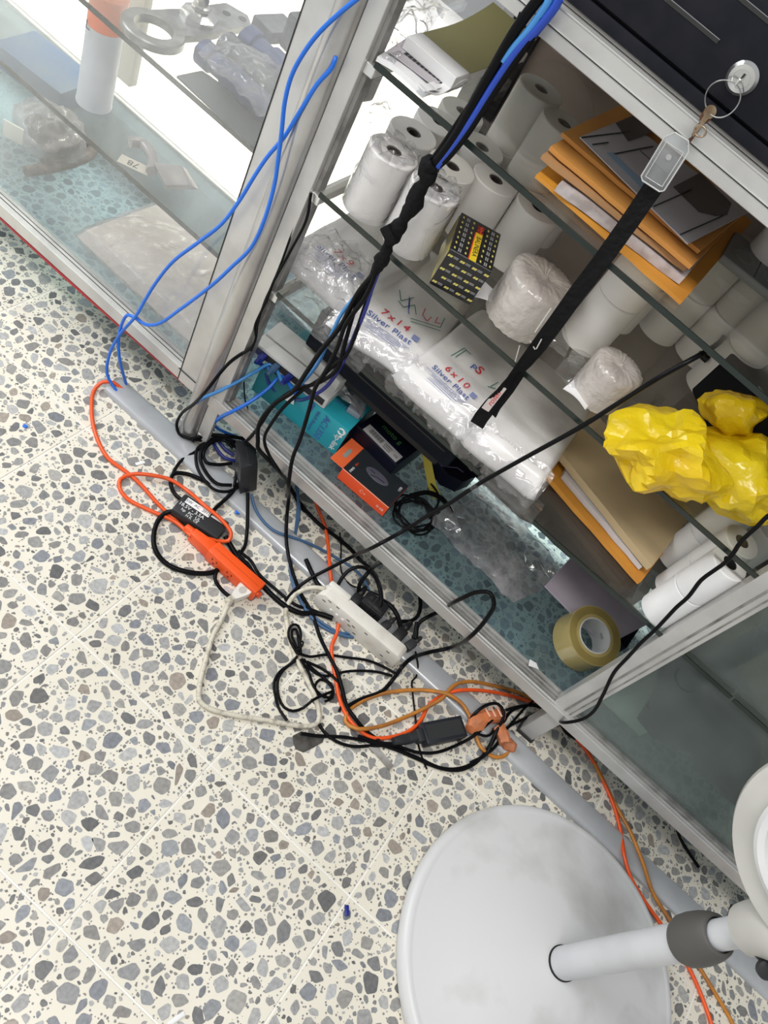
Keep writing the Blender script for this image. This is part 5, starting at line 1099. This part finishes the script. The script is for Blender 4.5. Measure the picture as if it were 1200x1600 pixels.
# black lead of the laptop adapter: ring on the floor, then off to the right
cable('black_lead', 'thick black lead ringing below the laptop adapter and orange strip', [(276, 800, .016), (262, 800, .010), (248, 812), (240, 838), (244, 862), (262, 882), (290, 893), (318, 896), (338, 892, .005), (352, 880)], .0046, CABK)
cable('black_lead', 'black lead curling from the left end of the laptop adapter to the tangle', [(288, 784, .016), (276, 775, .012), (268, 762), (267, 748), (272, 740), (290, 740), (310, 747), (335, 760), (352, 770)], .0040, CABK)
cable('black_lead', 'black lead passing under the orange strip towards the white plug', [(338, 893), (336, 905), (345, 920), (356, 930), (366, 936)], .0036, CABK)
cable('black_lead', 'thick black double lead from the laptop adapter to beneath the white strip', [(352, 838, .018), (366, 862, .012), (378, 880), (396, 898), (420, 925), (446, 947), (470, 958), (495, 958), (520, 966, .012)], .0052, CABK)
cable('black_lead', 'thin black lead beside the thick double lead below the orange strip', [(372, 860), (392, 876), (404, 896, .008), (430, 920), (462, 945), (488, 953), (510, 962)], .0030, CABK)
cable('black_lead', 'black lead dropping from the leaning square adapter to the floor', [(387, 770, .032), (387, 800, .020), (386, 830), (382, 855), (374, 868), (386, 880), (398, 898)], .0036, CABK)
# tangle by the post
for k, (lb, pts) in enumerate((('black cable loop round the foot of the post', [(392, 544, .30), (364, 562, .27), (347, 579, .24), (325, 607, .20), (303, 631, .13), (284, 646, .07), (276, 664, .03), (280, 678, .018), (293, 684, .018), (318, 688, .020), (345, 684, .022), (370, 692, .02)]),
        ('small black cable ring standing at the foot of the post', [(305, 672, .03), (296, 664, .036), (298, 653, .05), (312, 649, .055), (328, 653, .05), (333, 666, .036), (330, 678, .026), (316, 682, .022), (303, 676, .022)]),
        ('black cable dropping beside the post into the tangle', [(310, 622, .12), (308, 640, .08), (312, 655, .05), (322, 672, .03), (330, 682, .022)]),
        ('outer black coil of the tangle on the cable channel', [(350, 682, .028), (325, 690, .022), (309, 700, .018), (307, 725, .016), (316, 745, .017), (335, 765, .018), (356, 768, .018), (374, 760, .018)]),
        ('inner black coil of the tangle on the cable channel', [(372, 692, .03), (345, 684, .03), (320, 696, .028), (313, 715, .024), (322, 738, .020), (340, 756, .020), (362, 758, .020)]),
        ('black cable running from the tangle down to the laptop adapter', [(372, 756, .018), (362, 770, .016), (350, 782, .010), (335, 796, .008), (328, 806, .012)]),
        ('black cable bowing left out of the tangle', [(322, 692, .024), (305, 706, .014), (285, 718, .006), (271, 738), (267, 756), (272, 770, .01)]),
        ('middle black coil strand of the tangle', [(364, 700, .030), (350, 688, .03), (330, 692, .028), (318, 708, .026), (322, 722, .022), (340, 726, .020), (362, 724, .022)]),
        ('short black strand along the top of the tangle', [(300, 686, .026), (330, 680, .03), (360, 682, .034), (384, 686, .04)]),
        ('black strand from the tangle under the square adapter', [(360, 690, .03), (372, 705, .03), (370, 735, .026), (366, 760, .02)]))):
    cable('black_cable', lb, pts, .0031+.0004*(k % 3), CABK, group='tangle by the post')
bm = B(); sweep(bm, [fz(322+12*math.cos(t), 676+5*math.sin(t), .032) - fz(322, 676, .032) for t in np.linspace(0, 2*PI, 20)], .0012, 6, cap=False); o = finish(bm, 'cable_tie', WHP, ang=80); o.location = fz(322, 676, .032); tag(o, 'pale wire tie round the black tangle by the post', 'cable tie')
# blue leads from the switch to the tangle
px_ = [Ms @ Vector((x, -.012, .016)) for x in (.022, .052, .082, .112)]
def proj(p):
    d = Vector(p)-CAM; z = d.dot(CF); return (600+FL*d.dot(CR)/z, 800-FL*d.dot(CU)/z)
for k, (m, lb) in enumerate(((BLUED, 'dark blue plug, leftmost in the white switch'), (BLUES, 'slate blue plug, second from the left in the switch'), (BLUED, 'blue plug, third from the left in the switch'), (BLUEC, 'bright blue plug, rightmost in the white switch'))):
    t = thing('network_plug', lb, 'plug', Ms @ T((.022+.030*k, -.002, .015)))
    bm = B(); box(bm, -.006, -.016, -.005, .006, .002, .005, .0015); finish(bm, 'boot', m, t); bm = B(); lathe(bm, [(.0055, 0), (.0050, .008), (.0036, .013)], 12, T((0, -.014, 0)) @ RX(90)); finish(bm, 'strain_relief', m, t)
ends = [proj(Ms @ Vector((.022+.030*k, -.026, .015))) for k in range(4)]
zsw = S0+ht+.016
e = ends[3]; cable('network_cable', 'bright blue lead from the rightmost switch plug over the sill to the floor', [(e[0], e[1], zsw), (439, 588, .23), (420, 606, .21), (392, 627, .19), (365, 642, .165), (345, 652, .12), (335, 663, .07), (345, 672, .04), (365, 681, .03), (385, 688, .025)], .0034, BLUEC, group=GB)
e = ends[2]; cable('network_cable', 'dusty blue lead from the third switch plug to the foot of the post', [(e[0], e[1], zsw), (424, 569, .235), (395, 583, .225), (370, 597, .21), (345, 610, .18), (322, 620, .15), (309, 628, .12), (308, 640, .09)], .0032, BLUEL, group=GB)
e = ends[1]; cable('network_cable', 'light blue lead looping from the second switch plug up into the hanging bundle', [(e[0], e[1], zsw), (418, 575, .22), (420, 595, .20), (432, 608, .19), (447, 609, .20), (473, 597, 'y', .94), (497, 567, 'y', .925), (510, 540, 'y', .915), (522, 514, 'y', .91), (534, 490, 'y', .908), (560, 458, 'y', .905), (585, 430, 'y', .903), (600, 402, 'y', .903)], .0032, BLUEL, group=GB)
e = ends[0]; cable('network_cable', 'navy lead looping from the leftmost switch plug up into the hanging bundle', [(e[0], e[1], zsw), (414, 575, .22), (420, 598, .20), (433, 612, .19), (455, 622, .19), (483, 621, 'y', .945), (510, 604, 'y', .93), (532, 572, 'y', .915), (544, 548, 'y', .91), (557, 517, 'y', .907), (571, 482, 'y', .905), (581, 450, 'y', .904), (597, 408, 'y', .903)], .0034, BLUED, group=GB)
for k, (lb, pts) in enumerate((('blue lead end tucked under the tangle beside the adapter', [(332, 690, .016), (342, 706, .012), (352, 716, .010), (368, 720, .010)]), ('second blue lead end tucked under the tangle', [(340, 688, .014), (352, 702, .010), (366, 712, .008)]))):
    cable('network_cable', lb, pts, .0034, BLUED, group=GB)
# hanging bundle in front of the shelves
for lb, pts, r, m in (('thick black cable of the hanging bundle', [(846, -8), (840, 0), (806, 46), (769, 110), (735, 170), (712, 211), (690, 242), (672, 264)], .0062, CABK),
                      ('deep blue cable of the hanging bundle', [(874, -2), (868, 10), (838, 48), (808, 80), (772, 132), (737, 188), (706, 232), (684, 260)], .0048, mat('royal_cable', (.015, .06, .42), .35)),
                      ('light blue cable at the top of the hanging bundle', [(862, -8), (855, 6), (825, 49), (805, 72), (786, 96)], .0044, BLUEL),
                      ('thin black cable on the left of the hanging bundle', [(815, 20), (806, 40), (778, 90), (750, 139), (718, 186), (690, 228), (668, 258)], .0028, CABK),
                      ('black cable on the right edge of the hanging bundle', [(850, 30), (822, 72), (790, 118), (762, 160), (728, 212), (700, 246), (680, 264)], .0040, CABK)):
    cable('hanging_cable', lb, Y(pts, .900), r, m, group='bundle hanging in front of the shelves')
bm = B(); pts_ = catmull([fy(x, y, .900) for x, y in ((676, 252), (667, 264), (668, 280), (656, 296), (648, 316), (634, 337), (626, 352), (619, 362), (610, 378), (598, 402), (584, 428))], .006); o_ = pts_[0]
rr = [.0112+.0018*math.sin(i*.9)+.0012*math.sin(i*2.3)-.004*(i/len(pts_)) for i in range(len(pts_))]; sweep(bm, [p-o_ for p in pts_], rr, 14); crumple(bm, .002, 60, 4); sl_ = finish(bm, 'cable_wrap', TAPEB, ang=100); sl_.location = o_; tag(sl_, 'black cloth tape wrapped thickly round the hanging cable bundle', 'tape wrap')
bm = B(); q = fy(609, 366, .893)-o_; box(bm, -.012, -.006, -.008, .012, .006, .008, .002, M=T(q) @ RY(30)); finish(bm, 'tape_end', TAPEB, sl_)
BK = 'black cables below the tape wrap'
cable('hanging_cable', 'black cable fanning left below the tape wrap to the tangle', Y([(600, 395), (587, 423), (560, 457), (533, 508), (500, 550), (480, 580), (457, 612)], .897, .905)+[(430, 630, 'y', .90), (410, 653, 'y', .895), (403, 670, 'y', .89), (403, 690, 'y', .885), (403, 700, 'y', .884), (413, 712, 'y', .885), (428, 727, 'y', .893), (437, 738, 'y', .915), (446, 748, .012), (464, 779), (480, 800), (500, 820), (527, 840), (547, 857), (563, 875), (580, 890, .02), (592, 912, .035), (596, 935, .04), (592, 952, .035)], .0040, CABK, group=BK)
cable('hanging_cable', 'long black cable dropping straight from the wrap down past the sill', Y([(596, 400), (573, 460), (540, 507), (527, 543), (507, 583), (493, 605), (483, 640), (470, 683), (457, 717), (451, 757)], .899, .880)+[(451, 780, .06), (448, 810, .026), (448, 850, .022), (457, 893, .020), (470, 927), (487, 957), (500, 995), (513, 1022), (527, 1050, .010), (535, 1077, .012), (542, 1103, .012), (556, 1124, .012), (572, 1142), (593, 1158)], .0036, CABK, group=BK)
cable('hanging_cable', 'black cable fanning middle below the tape wrap towards the square adapter', Y([(590, 410), (575, 440), (556, 480), (538, 540), (528, 575), (500, 597), (467, 607)], .900, .915)+[(445, 618, 'y', .91), (422, 640, 'y', .90), (408, 662, 'y', .90), (394, 680, 'y', .91), (384, 690, .096)], .0034, CABK, group=BK)
cable('hanging_cable', 'black cable nearest the bags below the tape wrap', Y([(592, 405), (580, 450), (566, 490), (553, 530), (540, 556), (520, 572), (500, 592), (470, 612)], .902, .912)+[(440, 640, 'y', .905), (424, 662, 'y', .895), (413, 684, 'y', .885), (420, 710, 'y', .890), (436, 735, 'y', .892), (455, 763, .01), (468, 790), (477, 800)], .0030, CABK, group=BK)
# thin black pair down the left inside of the middle bay
cable('thin_cable', 'thin black cable running down inside the post strip', Y([(486, 302), (479, 342), (454, 392), (429, 437), (417, 468), (408, 487), (398, 512), (400, 526), (394, 541), (380, 552)], .930, .925), .0022, CABK, group='thin cables by the post')
cable('thin_cable', 'second thin black cable inside the post strip', Y([(463, 345), (452, 376), (436, 420), (425, 446), (414, 470), (402, 510), (401, 524), (396, 540), (392, 548)], .931, .925), .0018, CABK, group='thin cables by the post')
cable('thin_cable', 'thin black wire hanging over the sill above the square adapter', [(381, 596, .20), (383, 625, .165), (388, 640, .15), (388, 655, .10), (380, 668, .07), (379, 682, .06)], .0014, CABK, group='thin cables by the post')
# long cable from the black case across the bay to the floor
cable('long_black_cable', 'long black cable slung from the black case across the lower shelves to the floor', [(1140, 535, S2+.03), (1133, 529, S2+.04), (1100, 551, 'y', .95)]+Y([(1033, 588), (971, 627), (904, 669), (846, 701), (783, 736), (742, 760), (700, 788), (673, 803), (633, 828)], .915, .905)+[(587, 853, 'y', .86), (550, 870, .09), (517, 887, .05), (483, 905, .02), (463, 920, .008), (446, 938)], .0034, CABK)
cable('right_black_cable', 'black cable hanging in front of the right door stile down to the floor', Y([(1215, 800), (1200, 806), (1185, 821), (1158, 846), (1144, 867), (1133, 879), (1112, 894), (1096, 906), (1075, 933), (1058, 948), (1040, 967), (1023, 985), (1002, 1004), (981, 1027), (960, 1050), (942, 1086), (927, 1112), (909, 1124), (882, 1129)], .915, .912)+[(866, 1116, .05), (849, 1107, .03), (830, 1102, .02), (805, 1108, .02), (785, 1125, .02), (770, 1160, .012), (750, 1185), (720, 1200), (690, 1200), (655, 1185), (620, 1170)], .0030, CABK)
# slate blue pair by the conduit
cable('slate_cable', 'slate blue cable bowing over the cable channel towards the white strip', [(393, 772, .03), (399, 795, .018), (412, 815, .016), (430, 830, .017), (452, 838, .016), (480, 848, .010), (505, 860), (530, 874), (552, 888), (568, 905, .02), (578, 925, .03)], .0028, BLUES)
cable('slate_cable', 'slate blue cable looping on the floor under the white strip', [(461, 742, .02), (466, 780, .012), (462, 830), (455, 870), (458, 905), (470, 940), (490, 968), (512, 984), (540, 994), (552, 996)], .0032, BLUES)
cable('slate_cable', 'second slate blue strand on the floor beside the looping one', [(463, 760, .014), (468, 800, .010), (458, 850), (453, 890), (464, 930), (482, 955), (506, 975), (530, 988), (548, 990)], .0026, BLUES)
# cables round the white strip
GW = 'black leads around the white strip'
for lb, pts, r in (('black lead arching from the first plug back under the case', [(560, 926, .034), (562, 913, .05), (573, 897, .07), (587, 883, .06), (597, 878, .04), (611, 877, .02)], .0042),
                   ('black lead arching over the channel behind the white strip', [(526, 918, .04), (533, 905, .05), (543, 893, .06), (558, 886, .07), (572, 888, .07), (585, 900, .065), (593, 920, .055), (596, 940, .05), (590, 955, .045), (578, 965, .04)], .0036),
                   ('black lead from the third plug into the adapter cluster', [(626, 980, .038), (621, 962, .05), (612, 948, .05), (601, 940, .04), (590, 935, .03)], .0046),
                   ('short black lead rising under the case edge right of the strip', [(650, 915, .02), (656, 932, .03), (657, 948, .03), (653, 962, .025), (643, 970, .02), (628, 971, .02)], .0040),
                   ('black lead swinging in a big loop right of the white strip', [(650, 998, .034), (654, 975, .04), (668, 964, .05), (683, 957, .06), (717, 937, 'y', .905), (747, 925, 'y', .900), (766, 927, 'y', .897), (772, 943, 'y', .895), (760, 967, 'y', .893), (737, 993, 'y', .890), (700, 1013, .026), (667, 1020, .012), (641, 1030, .03), (627, 1044, .03), (613, 1063, .008), (597, 1080), (563, 1093), (544, 1103)], .0040),
                   ('thin black wire curling round behind the first plug', [(531, 832, .01), (533, 858), (532, 885), (537, 902), (552, 916, .02), (572, 921, .03), (592, 930, .03)], .0016),
                   ('thin black wire hanging over the far end of the strip', [(649, 1018, .03), (653, 1040, .012), (650, 1058), (644, 1064), (645, 1085), (649, 1120, .006), (652, 1155), (660, 1185), (667, 1202)], .0018),
                   ('black lead from the end plug to the large loop', [(646, 998, .032), (650, 985, .036), (651, 972, .04)], .0042)):
    cable('black_lead', lb, pts, r, CABK, group=GW)
# tied hank of thin black cable
HK = 'hank of thin black cable on the terrazzo'
for lb, pts in (('upper loop of the tied black hank', [(465, 1022, .012), (458, 1010, .014), (451, 995, .016), (452, 982, .018), (458, 976, .020), (466, 978, .018), (470, 990, .016), (469, 1004, .016), (470, 1020, .014)]),
                ('inner loop of the tied black hank', [(468, 1024, .010), (462, 1008, .012), (456, 994, .012), (457, 984, .014), (463, 984, .014), (466, 996, .012), (468, 1012, .012)]),
                ('strand running from the hank to the white strip end', [(470, 1022, .012), (484, 1026, .008), (510, 1023), (540, 1027), (575, 1032), (600, 1042), (618, 1052, .006)]),
                ('lower strand from the hank to the white strip end', [(478, 1040, .008), (500, 1055), (520, 1055), (532, 1051, .010), (560, 1048), (590, 1050), (613, 1056, .006)]),
                ('big left ring of the tied black hank', [(465, 1025, .012), (455, 1036), (437, 1050), (428, 1067), (430, 1085), (435, 1105), (448, 1125, .014)]),
                ('second left ring of the tied black hank', [(462, 1032, .008), (442, 1048), (434, 1064), (436, 1090), (444, 1105), (458, 1111), (474, 1106), (486, 1096, .014), (500, 1088, .010), (520, 1080)]),
                ('inner strand of the hank crossing the white lead', [(470, 1030, .014), (482, 1050), (490, 1072, .012), (500, 1085), (515, 1090), (521, 1080), (512, 1066), (500, 1062), (492, 1072), (495, 1084), (510, 1088)]),
                ('straight strand of the hank towards the orange cord', [(474, 1030, .012), (490, 1046), (507, 1060), (520, 1074), (519, 1090), (508, 1096)]),
                ('outer strand of the hank under the orange cord', [(480, 1034, .008), (505, 1046), (525, 1062, .008), (534, 1078), (534, 1100), (530, 1112)])):
    cable('black_hank', lb, pts, .0026, CABK, group=HK)
cable('cable_twist', 'black tie twisted round the neck of the cable hank', [(462, 1016, .018), (470, 1012, .022), (474, 1004, .022), (472, 1002, .02)], .0016, CABK)
# orange and amber extension cords
cable('orange_cable', 'orange cord from under the sill passing behind and below the white strip', [(486, 762, .10), (490, 776, .04), (497, 795, .016), (507, 820, .006), (512, 845), (515, 880, .016), (518, 910, .018), (524, 945, .008), (529, 972, .006), (526, 990), (518, 1012), (521, 1040), (525, 1065), (530, 1090), (540, 1115), (558, 1138), (580, 1152), (610, 1152), (640, 1142), (658, 1125), (668, 1105), (685, 1090), (710, 1080, .018), (735, 1078, .018), (775, 1082, .010), (815, 1092), (845, 1105), (880, 1135), (910, 1165), (930, 1195), (947, 1230), (960, 1262), (970, 1300), (975, 1335, .018), (985, 1370, .019), (1005, 1405, .010), (1030, 1440), (1058, 1480), (1085, 1530), (1105, 1580), (1115, 1612)], .0037, ORC)
cable('amber_cable', 'amber cord looping beside the inline brick and along the case', [(795, 1160, .020), (796, 1172, .010), (786, 1182, .006), (770, 1182, .006), (752, 1168, .008), (742, 1145, .010), (735, 1122, .018), (722, 1100, .022), (700, 1085, .022), (670, 1079, .014), (630, 1079, .006), (590, 1086), (560, 1099), (542, 1115), (540, 1128), (555, 1138, .012), (590, 1136, .010), (630, 1122), (665, 1106, .010), (692, 1090, .018), (708, 1072, .019), (730, 1065, .016), (770, 1071, .008), (815, 1084), (855, 1108), (890, 1135), (915, 1168), (940, 1215), (962, 1258), (985, 1300, .016), (1005, 1350, .020), (1020, 1395, .016), (1045, 1435, .008), (1080, 1490), (1110, 1540), (1140, 1590), (1150, 1612)], .0037, ORY)
# black cables in the lower group
GL = 'black cables looping past the inline brick'
for lb, pts, r in (('black cable from below the white lead to the inline brick loops', [(470, 1146, .008), (500, 1150), (540, 1152), (580, 1160), (620, 1172), (650, 1185), (690, 1201), (720, 1203), (748, 1188), (768, 1160, .012), (785, 1130, .022), (800, 1110, .022), (825, 1101, .02), (850, 1105, .02), (872, 1125, .016), (885, 1145), (902, 1156)], .0032),
                   ('black cable crossing under the white lead and along the floor', [(497, 1128, .004), (505, 1142), (525, 1158), (550, 1166), (585, 1165), (620, 1166), (650, 1175), (680, 1176), (710, 1166), (740, 1150, .016), (765, 1128, .03), (790, 1110, .026), (815, 1103, .022), (845, 1102, .02), (858, 1110, .016)], .0030),
                   ('black cable curling over the orange coupling', [(732, 1128, .018), (745, 1112, .034), (762, 1101, .042), (778, 1100, .042), (787, 1112, .040), (785, 1126, .036), (776, 1142, .030), (768, 1160, .020), (760, 1178, .010), (735, 1192)], .0032),
                   ('black cable bowing right to the leg foot', [(752, 1185, .006), (775, 1165, .012), (792, 1138, .018), (815, 1125, .012), (838, 1114, .010), (852, 1110)], .0030),
                   ('black lead from the inline brick round the amber loop', [(730, 1135, .016), (744, 1145, .020), (760, 1150, .020), (768, 1146, .020), (772, 1138, .022)], .0026),
                   ('loose black cable end by the leg of the case', [(795, 1135, .016), (808, 1120, .018), (820, 1106, .022), (840, 1090, .022)], .0026),
                   ('black cable tail joining the inline brick from the left', [(560, 1150, .006), (590, 1160), (620, 1162), (645, 1158, .008), (660, 1148, .012)], .0034)):
    cable('black_cable', lb, pts, r, CABK, group=GL)
cable('floor_wire', 'short black wire poking out from under the case near the fan', [(1055, 1288, .010), (1063, 1310, .004), (1078, 1335), (1092, 1355)], .0030, CABK)
cable('black_lead', 'flat black lead emerging from under clear tape on the channel', [(478, 874, .017), (486, 892, .018), (496, 912, .022), (506, 924, .03)], .0044, CABK)
